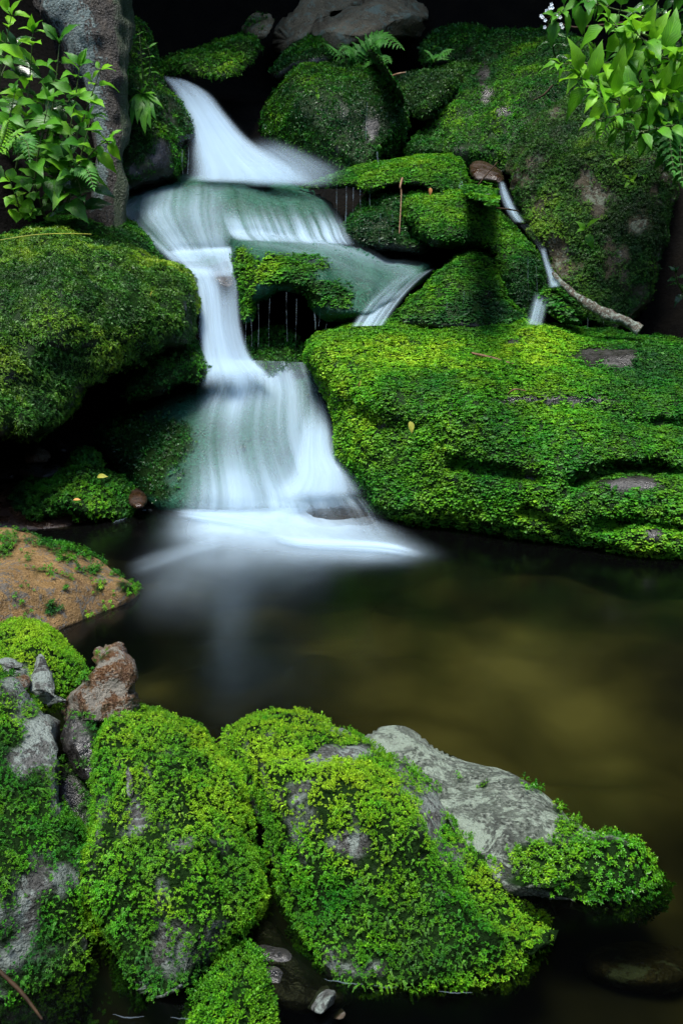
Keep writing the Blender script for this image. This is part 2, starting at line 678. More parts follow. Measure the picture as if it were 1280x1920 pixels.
def mat_rock(name, cols, rough=.6, lichen=None, lich_amt=.5, bump=.5, scale=1.0, wet=0.35, mossc=((.004, .012, .003), (.010, .028, .005))):
    g = NT(name)
    n1, n2, n3 = g.noise(5 * scale, 6, .6, dist=.6), g.noise(24 * scale, 6, .65), g.noise(110 * scale, 4, .6)
    c = g.ramp(n1, cols)
    c = g.mix(g.mapr(n2, .38, .62), c, g.ramp(n3, [(.34, tuple(v * .3 for v in cols[0][1])), (.5, cols[1][1]), (.66, tuple(min(1, v * 1.3) for v in cols[-1][1]))]))
    if lichen:
        lm = g.mapr(g.math('ADD', g.noise(9 * scale, 5, .7, dist=1.0), g.math('MULTIPLY', g.noise(60 * scale, 3, .6), .35)), .78 - .25 * lich_amt, .86 - .25 * lich_amt)
        c = g.mix(lm, c, g.mix(g.noise(90), tuple(v * .6 for v in lichen), lichen))
    mm = g.attr('moss')
    c2 = g.mix(mm, c, g.mix(g.noise(40), *mossc))
    h = g.math('ADD', g.math('MULTIPLY', n2, 1.0), g.math('MULTIPLY', n3, .45))
    rr = g.mapr(g.noise(14 * scale, 4), .35, .65, rough - .25, rough + .15)
    p = g.n('ShaderNodeBsdfPrincipled', {'Base Color': c2, 'Roughness': rr, 'Specular IOR Level': g.math('MULTIPLY', g.math('SUBTRACT', 1.0, g.math('MULTIPLY', mm, .9)), wet), 'Normal': g.bump(h, bump, .02)})
    return g.done(p)


mat_rock('rock_grey', [(.3, (.016, .015, .013)), (.5, (.056, .057, .052)), (.7, (.13, .135, .13))], .6, (.22, .26, .235), .6, 1.0, 1.5)
mat_rock('rock_lichen', [(.3, (.018, .020, .017)), (.5, (.070, .085, .066)), (.7, (.16, .18, .15))], .65, (.23, .28, .22), .55, 1.0, 1.3)
mat_rock('rock_tan', [(.3, (.065, .034, .010)), (.5, (.17, .098, .032)), (.7, (.27, .175, .07))], .6, (.12, .105, .085), .35, .8, 2.2)
mat_rock('rock_rust', [(.32, (.030, .010, .003)), (.48, (.095, .042, .014)), (.66, (.23, .17, .11))], .5, (.24, .22, .18), .5, 1.0, 2.0)
mat_rock('rock_brown', [(.3, (.012, .010, .005)), (.5, (.036, .029, .014)), (.7, (.070, .056, .028))], .7, (.13, .155, .11), .25, .8)
mat_rock('rock_taupe', [(.3, (.06, .044, .022)), (.5, (.19, .145, .080)), (.7, (.31, .25, .15))], .7, (.24, .28, .20), .3, .9)
mat_rock('rock_dark', [(.3, (.006, .006, .006)), (.5, (.017, .016, .015)), (.7, (.035, .033, .030))], .35, wet=.5)
mat_rock('rock_redbrown', [(.3, (.008, .004, .002)), (.5, (.022, .010, .005)), (.7, (.048, .024, .012))], .4, wet=.5)
mat_rock('rock_slick', [(.3, (.006, .022, .013)), (.5, (.010, .060, .034)), (.7, (.018, .10, .058))], .5, wet=.25, bump=.7)

g = NT('soil')
c = g.ramp(g.noise(6, 6), [(.3, (.0008, .0007, .0005)), (.5, (.002, .0016, .001)), (.7, (.0045, .0035, .002))])
g.done(g.n('ShaderNodeBsdfPrincipled', {'Base Color': c, 'Roughness': .9, 'Specular IOR Level': .1, 'Normal': g.bump(g.noise(40, 5), .6, .03)}))

g = NT('stream_bed')
vo = g.n('ShaderNodeTexVoronoi', {'Vector': g.geo(), 'Scale': 3.4, 'Smoothness': 1.0}, feature='SMOOTH_F1')
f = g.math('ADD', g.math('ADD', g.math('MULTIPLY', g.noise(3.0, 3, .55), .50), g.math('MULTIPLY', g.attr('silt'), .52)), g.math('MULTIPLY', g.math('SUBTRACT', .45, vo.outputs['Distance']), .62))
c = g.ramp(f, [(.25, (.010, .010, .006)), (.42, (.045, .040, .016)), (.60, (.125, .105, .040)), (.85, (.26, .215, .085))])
g.done(g.n('ShaderNodeBsdfPrincipled', {'Base Color': c, 'Roughness': .8, 'Specular IOR Level': .1}))

# water of the pool: mirror on top, clear and brown below
g = NT('pool_water')
fr = g.n('ShaderNodeFresnel', {'IOR': 1.33})
mp = g.n('ShaderNodeMapping', {'Vector': g.geo(), 'Scale': (1.0, 2.2, 1.0)})
bp = g.bump(g.noise(4, 2, .5, vec=mp.outputs[0]), .04, .02)
gl = g.n('ShaderNodeBsdfGlossy', {'Color': (.92, .97, 1.0), 'Roughness': .19, 'Normal': bp})
tr = g.n('ShaderNodeBsdfTransparent', {'Color': (.33, .35, .25)})
g.done(g.n('ShaderNodeMixShader', {0: fr, 1: tr, 2: gl}))


def mat_veil(name, us, vs, lo, hi, col=(.56, .72, .85), k=1.0, film=False):
    """silky falling water: a sheet whose cover is streaked along the flow; UV = (across, along)"""
    g = NT(name)
    uvn = g.n('ShaderNodeUVMap').outputs[0]
    m1 = g.n('ShaderNodeMapping', {'Vector': uvn, 'Scale': (us, vs, 1)}).outputs[0]
    m2 = g.n('ShaderNodeMapping', {'Vector': uvn, 'Location': (3.1, 1.7, 0), 'Scale': (us * 3.3, vs * 1.4, 1)}).outputs[0]
    st = g.math('ADD', g.math('MULTIPLY', g.noise(1, 3, .5, m1, .25), .76), g.math('MULTIPLY', g.noise(1, 2, .5, m2), .24))
    st = g.mapr(st, .30, .70, lo, hi)
    a = g.math('MULTIPLY', g.math('MULTIPLY', g.math('POWER', g.attr('dens'), 1.5), st), k * .68)
    a = g.n('ShaderNodeClamp', {'Value': a}).outputs[0]
    d = g.n('ShaderNodeBsdfDiffuse', {'Color': col})
    t = g.n('ShaderNodeBsdfTranslucent', {'Color': col})
    w = g.n('ShaderNodeMixShader', {0: .45, 1: d, 2: t})
    tp = g.n('ShaderNodeBsdfTransparent')
    g.done(g.n('ShaderNodeMixShader', {0: a, 1: tp, 2: w}))
    return g.m


mat_veil('veil', 8, .45, .05, 1.35)
mat_veil('veil_soft', 5, .5, .40, 1.2, k=1.15)
mat_veil('veil_fringe', 16, .7, -.1, 1.3)
mat_veil('foam', 4, 2, .45, 1.15, k=1.5)
mat_veil('drip', 2, 2, .6, 1.1)


def mat_leaf(name, c0, c1, rough=.42, spec=.28, trans=.38):
    g = NT(name)
    uvn = g.n('ShaderNodeUVMap').outputs[0]
    sp = g.n('ShaderNodeSeparateXYZ', {0: uvn})
    u, v = sp.outputs[0], sp.outputs[1]
    au = g.math('ABSOLUTE', u)
    ven = g.math('SINE', g.math('MULTIPLY', g.math('SUBTRACT', v, g.math('MULTIPLY', au, .55)), 44.0))
    vein = g.mapr(ven, .55, 1.0)
    mid = g.mapr(au, .0, .07, 1, 0)
    vv = g.math('MAXIMUM', g.math('MULTIPLY', vein, .6), mid)
    c = g.mix(g.attr('rnd'), c0, c1)
    c = g.mix(g.math('MULTIPLY', vv, .35), c, tuple(min(1, x * 1.7) for x in c1))
    c = g.n('ShaderNodeHueSaturation', {'Color': c, 'Value': g.mapr(g.noise(14, 3), .3, .7, .8, 1.2)}).outputs[0]
    p = g.n('ShaderNodeBsdfPrincipled', {'Base Color': c, 'Roughness': rough, 'Specular IOR Level': spec, 'Normal': g.bump(g.math('SUBTRACT', 1.0, vv), .35, .006)})
    t = g.n('ShaderNodeBsdfTranslucent', {'Color': c})
    g.done(g.n('ShaderNodeMixShader', {0: trans, 1: p, 2: t}))


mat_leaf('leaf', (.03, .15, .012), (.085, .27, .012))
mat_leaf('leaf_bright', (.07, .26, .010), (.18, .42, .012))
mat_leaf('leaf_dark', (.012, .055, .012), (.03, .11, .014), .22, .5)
mat_leaf('fern', (.035, .17, .02), (.075, .28, .03), .45, .3)
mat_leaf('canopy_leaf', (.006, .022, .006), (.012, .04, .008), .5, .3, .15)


def mat_plain(name, c0, c1, scale=30, rough=.6, bump=.4, spec=.4):
    g = NT(name)
    n = g.noise(scale, 5, .6)
    g.done(g.n('ShaderNodeBsdfPrincipled', {'Base Color': g.ramp(n, [(.35, c0), (.65, c1)]), 'Roughness': rough, 'Specular IOR Level': spec, 'Normal': g.bump(n, bump, .01)}))


mat_plain('stem', (.03, .06, .012), (.07, .10, .02))
mat_plain('stem_brown', (.014, .008, .004), (.045, .026, .012), 30, .7, .4, .15)
mat_plain('twig', (.10, .05, .022), (.22, .12, .06), 60)
mat_plain('petal', (.55, .62, .66), (.7, .75, .78))

# bark with pale blue-green lichen down one side
g = NT('bark')
mp = g.n('ShaderNodeMapping', {'Vector': g.geo(), 'Scale': (1, 1, .35)}).outputs[0]
n1, n2 = g.noise(26, 6, .65, mp, .4), g.noise(90, 4, .6)
c = g.ramp(n1, [(.3, (.003, .002, .001)), (.5, (.012, .0075, .0035)), (.68, (.042, .028, .014))])
lm = g.mapr(g.math('ADD', g.noise(11, 6, .75, mp, 1.0), g.math('ADD', g.math('MULTIPLY', n2, .6), g.math('MULTIPLY', g.attr('lichen'), .40))), 1.0, 1.12)
c = g.mix(lm, c, g.mix(g.noise(70), (.04, .075, .075), (.17, .235, .225)))
mm = g.mapr(g.math('ADD', g.attr('moss'), g.math('MULTIPLY', g.noise(18, 4), .6)), .75, .95)
c = g.mix(mm, c, (.016, .040, .008))
g.done(g.n('ShaderNodeBsdfPrincipled', {'Base Color': c, 'Roughness': .6, 'Normal': g.bump(g.math('ADD', n1, g.math('MULTIPLY', n2, .5)), 1.0, .06)}))

mat_rock('branch_bark', [(.3, (.02, .014, .009)), (.5, (.075, .056, .04)), (.7, (.21, .18, .14))], .6, (.30, .36, .30), .5, .8, 4)
# ------------------------------------------------------------------ moss recipes: (kind, share, size, (normal, up, down))
def mz(types, **k): return dict(types=types, **k)


W3 = lambda y: float(ground_D(y))

# ---------- right-hand bank -------------------------------------------------
rock('boulder', 'broad flat-topped boulder under overlapping bright scale moss, rising from the pool',
     [(565, 665), (585, 628), (640, 606), (740, 598), (860, 598), (1000, 606), (1080, 612), (1190, 628), (1300, 640), (1420, 660), (1460, 850), (1420, 1085), (1282, 1062),
      (1180, 1052), (1050, 1036), (930, 1015), (850, 1000), (760, 985), (700, 965), (670, 920), (640, 880), (622, 860), (625, 800), (608, 740), (585, 700)],
     [(590, 660, 3.75), (800, 605, 4.05), (1100, 620, 4.0), (1400, 650, 3.9), (620, 740, 3.62), (720, 740, 3.40), (900, 740, 3.25), (1100, 740, 3.3), (1280, 760, 3.3), (640, 850, 3.6),
      (720, 960, 3.42), (850, 985, 3.32), (950, 1000, 3.2), (1050, 1020, 3.12), (1280, 1045, 2.98), (1420, 1070, 2.9), (1000, 860, 3.14), (1250, 900, 3.06), (780, 860, 3.36)],
     'rock_dark', key='R1', B=.22, Rpx=60, Tb=.5, step=5.5, amp=.035, freq=4.5, seed=1,
     creases=[([(1080, 905), (1150, 880), (1230, 880), (1330, 900)], 13, .10), ([(1120, 985), (1200, 980), (1320, 1005)], 12, .08), ([(1000, 765), (1090, 755), (1180, 790), (1300, 800)], 12, .06),
              ([(850, 870), (930, 885), (1010, 900)], 11, .06), ([(640, 760), (720, 800), (800, 800)], 14, .05), ([(980, 960), (1020, 970), (1060, 1010)], 10, .05)],
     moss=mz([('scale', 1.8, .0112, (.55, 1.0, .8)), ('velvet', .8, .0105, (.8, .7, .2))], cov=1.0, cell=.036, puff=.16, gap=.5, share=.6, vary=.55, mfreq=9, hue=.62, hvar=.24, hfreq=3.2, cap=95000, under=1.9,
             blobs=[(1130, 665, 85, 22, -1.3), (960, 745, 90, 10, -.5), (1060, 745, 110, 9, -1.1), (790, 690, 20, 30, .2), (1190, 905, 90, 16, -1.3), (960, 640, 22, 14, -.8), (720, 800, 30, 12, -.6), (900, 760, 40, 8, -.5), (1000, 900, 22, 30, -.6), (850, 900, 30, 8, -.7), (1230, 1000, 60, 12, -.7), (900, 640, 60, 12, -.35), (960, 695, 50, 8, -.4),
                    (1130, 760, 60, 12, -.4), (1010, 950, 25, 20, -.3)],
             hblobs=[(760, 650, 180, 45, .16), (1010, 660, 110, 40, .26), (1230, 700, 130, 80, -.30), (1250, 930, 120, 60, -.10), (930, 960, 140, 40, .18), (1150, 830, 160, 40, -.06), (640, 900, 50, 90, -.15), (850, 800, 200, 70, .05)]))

rock('boulder', 'dark mottled boulder below the bright leafy plants, trickle down its near edge',
     [(954, 322), (961, 298), (987, 258), (1025, 210), (1062, 180), (1137, 160), (1240, 150), (1300, 180), (1285, 290), (1257, 360), (1240, 430), (1221, 515), (1207, 592), (1180, 620), (1107, 606), (1044, 560), (1030, 510), (1014, 470), (985, 430), (970, 395)],
     [(960, 320, 4.75), (1062, 185, 4.8), (1240, 160, 4.7), (1100, 300, 4.3), (1220, 350, 4.35), (1050, 430, 4.2), (1150, 480, 4.1), (1180, 600, 4.1), (1090, 590, 4.12), (1000, 400, 4.4), (1285, 260, 4.5)],
     'rock_brown', key='R2', cuts=10, cutr=(.6, .9), B=.25, Rpx=55, Tb=.6, step=6, amp=.065, freq=4, seed=2, facet=.03,
     moss=mz([('rosette', .9, .0125, (1, .4, 0)), ('velvet', 1.2, .011, (1, .5, 0))], cov=.68, vary=.95, mfreq=8, hue=.42, hvar=.34, hfreq=4, cap=26000,
             blobs=[(1110, 345, 35, 40, -.8), (1180, 420, 40, 40, -.3)], mat=M['moss_olive'],
             hblobs=[(1010, 370, 35, 120, .12), (1060, 470, 60, 60, .14), (1200, 420, 60, 120, -.2)]))

rock('boulder', 'tall sloping boulder of dim green moss behind the brown flat stone',
     [(752, 292), (775, 250), (800, 218), (837, 168), (890, 118), (924, 108), (987, 80), (1044, 72), (1130, 90), (1150, 190), (1060, 260), (1000, 310), (961, 318), (900, 330), (800, 310)],
     [(770, 285, 5.3), (890, 120, 5.7), (1050, 80, 5.6), (1120, 180, 5.2), (900, 250, 5.0), (970, 300, 4.95), (830, 250, 5.1)],
     'rock_dark', key='R3', cuts=9, cutr=(.6, .9), B=.22, Rpx=50, Tb=.6, step=6, amp=.065, freq=4, seed=3,
     moss=mz([('velvet', 1.5, .0155, (1, .3, .3)), ('frond', .6, .018, (1, .2, 0))], cov=.82, vary=.9, hue=.42, hvar=.3, hfreq=4, cap=24000, blobs=[(905, 140, 14, 40, -.9)],
             hblobs=[(985, 130, 60, 30, .2), (820, 220, 60, 40, .12)]))

rock('boulder', 'low rounded dark boulder with thin moss, topmost behind the sloping green one',
     [(872, 92), (885, 72), (912, 58), (969, 54), (1025, 54), (1075, 66), (1090, 100), (1000, 120), (920, 130), (880, 115)],
     [(880, 90, 6.0), (970, 60, 6.1), (1080, 80, 6.0), (960, 110, 5.8)], 'rock_dark', key='R4', B=.2, Rpx=40, seed=4, step=7,
     moss=mz([('velvet', .8, .022, (1, .4, 0))], cov=.55, hue=.3, cap=3000))

rock('boulder', 'grey-green mossy boulder wedged between the wet round boulder and the sloping one',
     [(728, 150), (740, 143), (775, 135), (831, 122), (885, 110), (893, 130), (850, 172), (815, 215), (780, 222), (752, 190)],
     [(735, 150, 5.75), (880, 115, 5.85), (780, 215, 5.4), (830, 150, 5.5)], 'rock_brown', key='R5', B=.15, Rpx=40, seed=5, step=6,
     moss=mz([('velvet', 1.2, .02, (1, .3, .2))], cov=.8, hue=.33, cap=4000, mat=M['moss_olive']))

rock('boulder', 'round wet moss boulder behind the upper fall, water seeping down its side',
     [(440, 210), (448, 192), (467, 170), (512, 145), (569, 123), (625, 115), (681, 118), (706, 138), (737, 157), (760, 205), (755, 265), (737, 302), (662, 325), (587, 318), (520, 290), (480, 245)],
     [(450, 205, 5.5), (560, 128, 5.65), (690, 125, 5.7), (740, 200, 5.4), (600, 220, 5.15), (500, 230, 5.3), (660, 305, 5.12), (560, 290, 5.15)],
     'rock_dark', key='R6', cuts=8, cutr=(.6, .9), B=.25, Rpx=55, Tb=.6, step=6, amp=.06, freq=4.5, seed=6,
     moss=mz([('frond', .7, .020, (1, .2, 0)), ('velvet', 1.3, .0155, (1, .3, .3))], cov=.95, vary=.8, hue=.38, hvar=.32, hfreq=5, cap=24000, blobs=[(700, 220, 18, 90, -.5), (640, 210, 30, 40, -.2)],
             hblobs=[(540, 150, 90, 20, .2), (640, 135, 60, 25, .12), (480, 210, 30, 40, .1), (680, 240, 50, 80, -.25)], mat=M['moss_wet']))

rock('stone', 'thin upright moss-edged stone leaning behind the round wet boulder',
     [(687, 100), (692, 93), (702, 95), (719, 118), (735, 145), (752, 170), (757, 195), (735, 185), (705, 145), (690, 125)],
     [(695, 100, 5.62), (745, 180, 5.5), (715, 130, 5.52)], 'rock_brown', key='R7', B=.06, Rpx=18, Tb=.1, seed=7, step=4, amp=.012,
     moss=mz([('velvet', 1, .017, (1, .3, .2))], cov=.62, hue=.35, cap=900))

rock('boulder', 'bare brown boulder with one pale lichen patch, behind the fern',
     [(545, 95), (565, 70), (587, 49), (632, 22), (674, 4), (700, -14), (775, -24), (803, 6), (804, 36), (790, 62), (767, 78), (719, 86), (662, 95), (610, 100)],
     [(570, 80, 6.25), (700, -10, 6.5), (800, 30, 6.4), (700, 70, 6.05), (620, 60, 6.15)], 'rock_taupe', key='R8', cuts=10, B=.12, Rpx=14, Tb=.6, seed=8, step=6, amp=.03, freq=4, facet=.05, ffreq=3.5, jag=6)

rock('boulder', 'angular brown boulder tilted against the lichen-patched one, greenish at its foot',
     [(503, 94), (506, 70), (514, 48), (542, 24), (585, -6), (640, -28), (740, -50), (720, 0), (660, 14), (612, 38), (572, 66), (552, 86), (518, 112)],
     [(510, 80, 6.3), (600, 0, 6.6), (700, -20, 6.7), (560, 60, 6.3)], 'rock_taupe', key='R9', cuts=10, B=.10, Rpx=12, Tb=.5, seed=9, step=6, amp=.03, facet=.06, ffreq=4, jag=6)

rock('stone', 'small pale-topped stone at the black hollow, beside the angular brown boulder',
     [(454, 52), (467, 30), (494, 25), (514, 36), (508, 62), (490, 72), (470, 70)], [(460, 50, 6.4), (495, 30, 6.4), (490, 60, 6.25)], 'rock_taupe', key='R10', B=.1, Rpx=22, seed=10, step=5, facet=.03,
     moss=mz([('velvet', .8, .02, (1, .3, .2))], cov=.25, hue=.3, cap=600))

rock('boulder', 'small dark boulder capped by moss in front of the angular brown one',
     [(508, 126), (531, 98), (561, 77), (599, 70), (618, 86), (622, 112), (590, 124), (557, 128), (520, 148), (504, 140)],
     [(515, 130, 5.95), (600, 78, 6.0), (600, 110, 5.8), (550, 110, 5.85)], 'rock_dark', key='R11', B=.12, Rpx=30, seed=11, step=5, amp=.03,
     moss=mz([('velvet', 1.3, .02, (1, .4, .2))], cov=.35, up=.6, hue=.38, cap=2500, under=.6))

rock('fallen_log', 'mossy log end lying across the top of the upper fall',
     [(296, 128), (302, 112), (360, 94), (412, 74), (456, 65), (476, 68), (490, 92), (476, 116), (438, 148), (400, 150), (350, 142), (304, 142)],
     [(300, 125, 5.75), (470, 80, 5.75), (480, 100, 5.6), (400, 120, 5.5), (350, 120, 5.55)], 'rock_dark', cat='log', key='R12', B=.15, Rpx=38, seed=12, step=5, amp=.025, freq=7,
     moss=mz([('frond', .8, .028, (1, .2, 0)), ('velvet', 1.2, .02, (1, .4, .2))], cov=.85, up=.45, hue=.42, hvar=.25, cap=6000, hblobs=[(430, 120, 35, 25, .3), (400, 90, 30, 14, .1)], blobs=[(470, 120, 25, 18, -.6)]))

rock('boulder', 'dim moss-topped boulder in the gloom right of the lichen-patched brown one',
     [(785, 112), (795, 78), (815, 55), (860, 45), (905, 50), (915, 75), (890, 108), (840, 122), (800, 126)],
     [(790, 100, 6.3), (860, 50, 6.5), (900, 80, 6.3), (840, 105, 6.1)], 'rock_dark', key='R13', B=.2, Rpx=40, seed=13, step=6,
     moss=mz([('velvet', .8, .023, (1, .4, 0))], cov=.65, hue=.3, cap=2500))

# ---------- middle of the cascade -------------------------------------------
rock('boulder', 'broad slick ledge the stream slides over below the upper fall',
     [(222, 402), (232, 372), (250, 350), (290, 332), (345, 326), (420, 330), (500, 338), (570, 348), (612, 372), (636, 410), (650, 450), (600, 470), (500, 470), (440, 490), (300, 492), (270, 450)],
     [(240, 380, 4.85), (340, 332, 5.0), (560, 350, 5.05), (640, 430, 4.75), (330, 400, 4.6), (420, 380, 4.66), (520, 390, 4.7), (580, 430, 4.62), (360, 480, 4.48), (480, 450, 4.55)],
     'rock_slick', key='W1', B=.25, Rpx=55, Tb=.5, seed=21, step=6, amp=.03, freq=5, octv=3)

rock('boulder', 'mossy overhang with a black hollow under its lip, water sheeting across its top',
     [(428, 452), (432, 438), (447, 430), (541, 437), (634, 452), (728, 475), (790, 486), (815, 498), (803, 518), (770, 548), (723, 590), (690, 606), (662, 604), (640, 606), (611, 600), (590, 580), (578, 556), (560, 548), (522, 545), (505, 558), (489, 568), (478, 600), (466, 606), (454, 603), (444, 545)],
     [(440, 440, 4.42), (541, 440, 4.55), (728, 478, 4.62), (810, 500, 4.55), (500, 480, 4.15), (600, 500, 4.1), (470, 580, 4.12), (600, 580, 3.98), (690, 590, 3.98), (700, 520, 4.15), (760, 530, 4.3), (520, 535, 4.05)],
     'rock_slick', key='W2', B=.2, Rpx=34, Tb=.3, seed=22, step=5, amp=.03, freq=6, octv=4,
     moss=mz([('scale', 1.7, .0120, (.6, 1, .7)), ('velvet', .6, .014, (1, .5, 0))], cov=-.12, up=.1, vary=.5, hue=.55, hvar=.25, cap=17000, mat=M['moss'],
             blobs=[(520, 512, 70, 30, 1.1), (455, 500, 20, 60, 1.0), (465, 570, 16, 40, 1.1), (590, 548, 50, 26, 1.0), (640, 565, 30, 30, .7), (570, 488, 50, 14, .6), (480, 452, 40, 12, -.6)],
             hblobs=[(500, 500, 50, 26, .18), (650, 530, 60, 50, -.3), (470, 580, 20, 30, .1)]))

rock('boulder', 'small dim moss boulder tucked in the hollow beneath the dripping overhang',
     [(462, 640), (478, 622), (508, 614), (550, 626), (572, 660), (575, 705), (500, 715), (460, 700)], [(480, 630, 4.3), (550, 640, 4.3), (515, 690, 4.15)], 'rock_dark', key='W3', B=.12, Rpx=40, seed=23, step=5, amp=.03,
     moss=mz([('velvet', 1.4, .017, (1, .4, .1))], cov=.95, hue=.38, cap=3500))

rock('boulder', 'triangular mossy hump just beyond the broad flat-topped boulder, dark on its near face',
     [(725, 612), (733, 594), (789, 547), (836, 500), (862, 474), (888, 464), (916, 477), (941, 492), (956, 542), (985, 612), (850, 625)],
     [(735, 600, 4.05), (836, 505, 4.25), (888, 470, 4.35), (960, 560, 4.3), (850, 580, 4.0), (905, 540, 4.08), (960, 605, 4.05)],
     'rock_dark', key='W4', B=.14, Rpx=30, Tb=.4, seed=24, step=5, amp=.03, freq=6,
     moss=mz([('scale', 1.7, .0120, (.6, 1, .7)), ('velvet', .6, .012, (1, .4, .2))], cov=.42, up=.75, vary=.5, hue=.50, hvar=.25, cap=13000, under=1.3, blobs=[(905, 570, 50, 35, -.25), (800, 545, 60, 30, .3)], mat=M['moss'],
             hblobs=[(800, 540, 60, 30, .18), (880, 480, 35, 22, .16), (905, 570, 70, 40, -.35)]))  # lighter ridge, darker near face: light and shade painted into the moss hue

rock('boulder', 'thick arched moss cushion curving down beside the little side cascade',
     [(753, 392), (757, 374), (775, 362), (845, 356), (897, 368), (930, 391), (963, 424), (995, 457), (1012, 475), (1026, 521), (1018, 548), (1012, 600), (968, 605), (945, 535), (926, 488), (895, 466), (836, 468), (795, 458), (768, 425)],
     [(760, 385, 4.55), (845, 360, 4.6), (960, 425, 4.55), (1010, 480, 4.4), (840, 420, 4.36), (900, 435, 4.38), (980, 500, 4.3), (990, 590, 4.25), (790, 440, 4.4)],
     'rock_dark', key='W5', B=.16, Rpx=36, Tb=.35, seed=25, step=5, amp=.025, freq=6,
     moss=mz([('velvet', 1.9, .0125, (1, .3, .35)), ('scale', .9, .0118, (.6, 1, .7))], cov=.85, up=.3, vary=.4, hue=.58, hvar=.2, cap=17000, under=1.3,
             hblobs=[(810, 375, 70, 24, .25), (900, 400, 60, 30, .02), (855, 445, 70, 26, -.4), (985, 540, 50, 70, -.5)]))  # hue dropped under the arch and down its limb, as painted shade

rock('boulder', 'dark dripping mossy wedge left of the arched moss cushion',
     [(632, 437), (645, 418), (662, 401), (684, 378), (700, 358), (737, 342), (775, 340), (806, 350), (812, 410), (803, 470), (728, 474), (690, 468), (660, 460), (640, 452)],
     [(640, 435, 4.6), (737, 345, 4.85), (800, 360, 4.8), (720, 420, 4.55), (780, 440, 4.6), (690, 455, 4.5)], 'rock_dark', key='W6', B=.12, Rpx=30, seed=26, step=5, amp=.035, freq=7,
     moss=mz([('scale', 1.1, .0120, (.6, 1, .7)), ('velvet', .7, .0125, (1, .3, .3))], cov=.6, up=.45, vary=.5, hue=.2, hvar=.25, cap=5500, mat=M['moss_wet'], hblobs=[(690, 385, 40, 30, .12), (690, 460, 60, 20, -.2)]))

rock('boulder', 'long thin moss shelf with icicle-like drips hanging off its edge',
     [(560, 352), (585, 340), (611, 330), (662, 314), (728, 300), (784, 291), (831, 290), (862, 300), (874, 320), (872, 352), (840, 362), (812, 360), (780, 348), (728, 352), (695, 362), (662, 352), (611, 355)],
     [(570, 350, 5.0), (784, 294, 5.05), (860, 310, 4.95), (700, 335, 4.72), (800, 335, 4.68), (640, 340, 4.8), (850, 350, 4.7)], 'rock_dark', key='W7', B=.12, Rpx=20, Tb=.25, seed=27, step=4.5, amp=.022, freq=7,
     moss=mz([('scale', 1.7, .0120, (.6, 1, .7)), ('velvet', .6, .0125, (1, .4, .2))], cov=.9, up=.35, vary=.4, hue=.56, hvar=.2, cap=12000, under=1.2, hblobs=[(800, 300, 60, 14, .18), (590, 345, 40, 10, -.25), (830, 345, 40, 14, -.15)]))

rock('stone', 'flat wet reddish-brown stone at the lip of the side cascade',
     [(880, 314), (886, 303), (905, 301), (928, 312), (942, 326), (942, 342), (915, 340), (888, 336)], [(880, 310, 4.85), (940, 325, 4.8), (910, 335, 4.72)], 'rock_redbrown', key='W8', B=.06, Rpx=14, Tb=.1, seed=28, step=4, amp=.006)

rock('stone', 'little round moss cushion between the flat brown stone and the arched moss',
     [(866, 350), (874, 334), (895, 334), (925, 342), (933, 360), (925, 388), (895, 372), (872, 362)], [(870, 345, 4.72), (925, 355, 4.72), (900, 352, 4.62)], 'rock_dark', key='W9', B=.06, Rpx=20, Tb=.1, seed=29, step=4, amp=.02,
     moss=mz([('scale', 1.6, .018, (.6, 1, .7))], cov=1, hue=.5, cap=1200))

rock('stone', 'dark mossy knob under the lichen-covered branch beside the side cascade',
     [(1013, 552), (1020, 541), (1045, 538), (1066, 545), (1078, 565), (1090, 600), (1060, 606), (1035, 590), (1018, 568)], [(1016, 552, 4.08), (1060, 548, 4.08), (1060, 585, 4.0)], 'rock_dark', key='W10', B=.06, Rpx=22, Tb=.12, seed=30, step=4, amp=.02,
     moss=mz([('scale', 1.6, .017, (.6, 1, .7))], cov=.95, hue=.28, cap=1500, hblobs=[(1035, 550, 20, 12, .1)]))

rock('boulder', 'wide hump at the foot of the cascade, dark moss showing where the water thins',
     [(168, 812), (180, 798), (212, 782), (262, 760), (300, 745), (372, 706), (410, 690), (500, 684), (580, 690), (608, 730), (628, 800), (640, 870), (690, 915), (715, 975), (600, 985), (450, 980), (335, 972), (290, 960), (255, 935), (235, 905), (225, 880), (190, 840)],
     [(175, 812, 4.0), (300, 750, 4.05), (410, 695, 4.25), (580, 692, 4.25), (640, 860, 3.9), (700, 960, 3.66), (420, 800, 3.86), (520, 790, 3.86), (340, 860, 3.75), (450, 860, 3.76), (560, 860, 3.78), (345, 960, 3.62), (500, 970, 3.62), (250, 880, 3.78), (290, 945, 3.66)],
     'rock_slick', key='W11', B=.18, Rpx=50, Tb=.5, seed=31, step=6, amp=.018, freq=4, octv=3,
     moss=mz([('velvet', .9, .017, (1, .2, .4)), ('rosette', .5, .014, (1, .2, .3))], cov=-.1, vary=.5, hue=.16, hvar=.2, cap=7000, mat=M['moss_wet'],
             blobs=[(225, 830, 70, 60, 1.0), (270, 900, 46, 60, .75), (300, 800, 30, 60, .3), (310, 940, 26, 26, .5), (338, 835, 34, 60, .55)], hblobs=[(270, 900, 40, 50, .1)]))

rock('stone', 'smooth grey-brown stone awash in foam at the base of the falls',
     [(515, 1000), (530, 975), (556, 958), (600, 944), (650, 940), (685, 955), (720, 985), (752, 1000), (745, 1020), (680, 1022), (580, 1012), (530, 1010)],
     [(520, 1000, 3.47), (600, 945, 3.62), (690, 960, 3.55), (740, 1010, 3.32), (600, 990, 3.42), (670, 1005, 3.36)], 'rock_dark', key='W12', B=.08, Rpx=30, Tb=.25, seed=32, step=5, amp=.015)

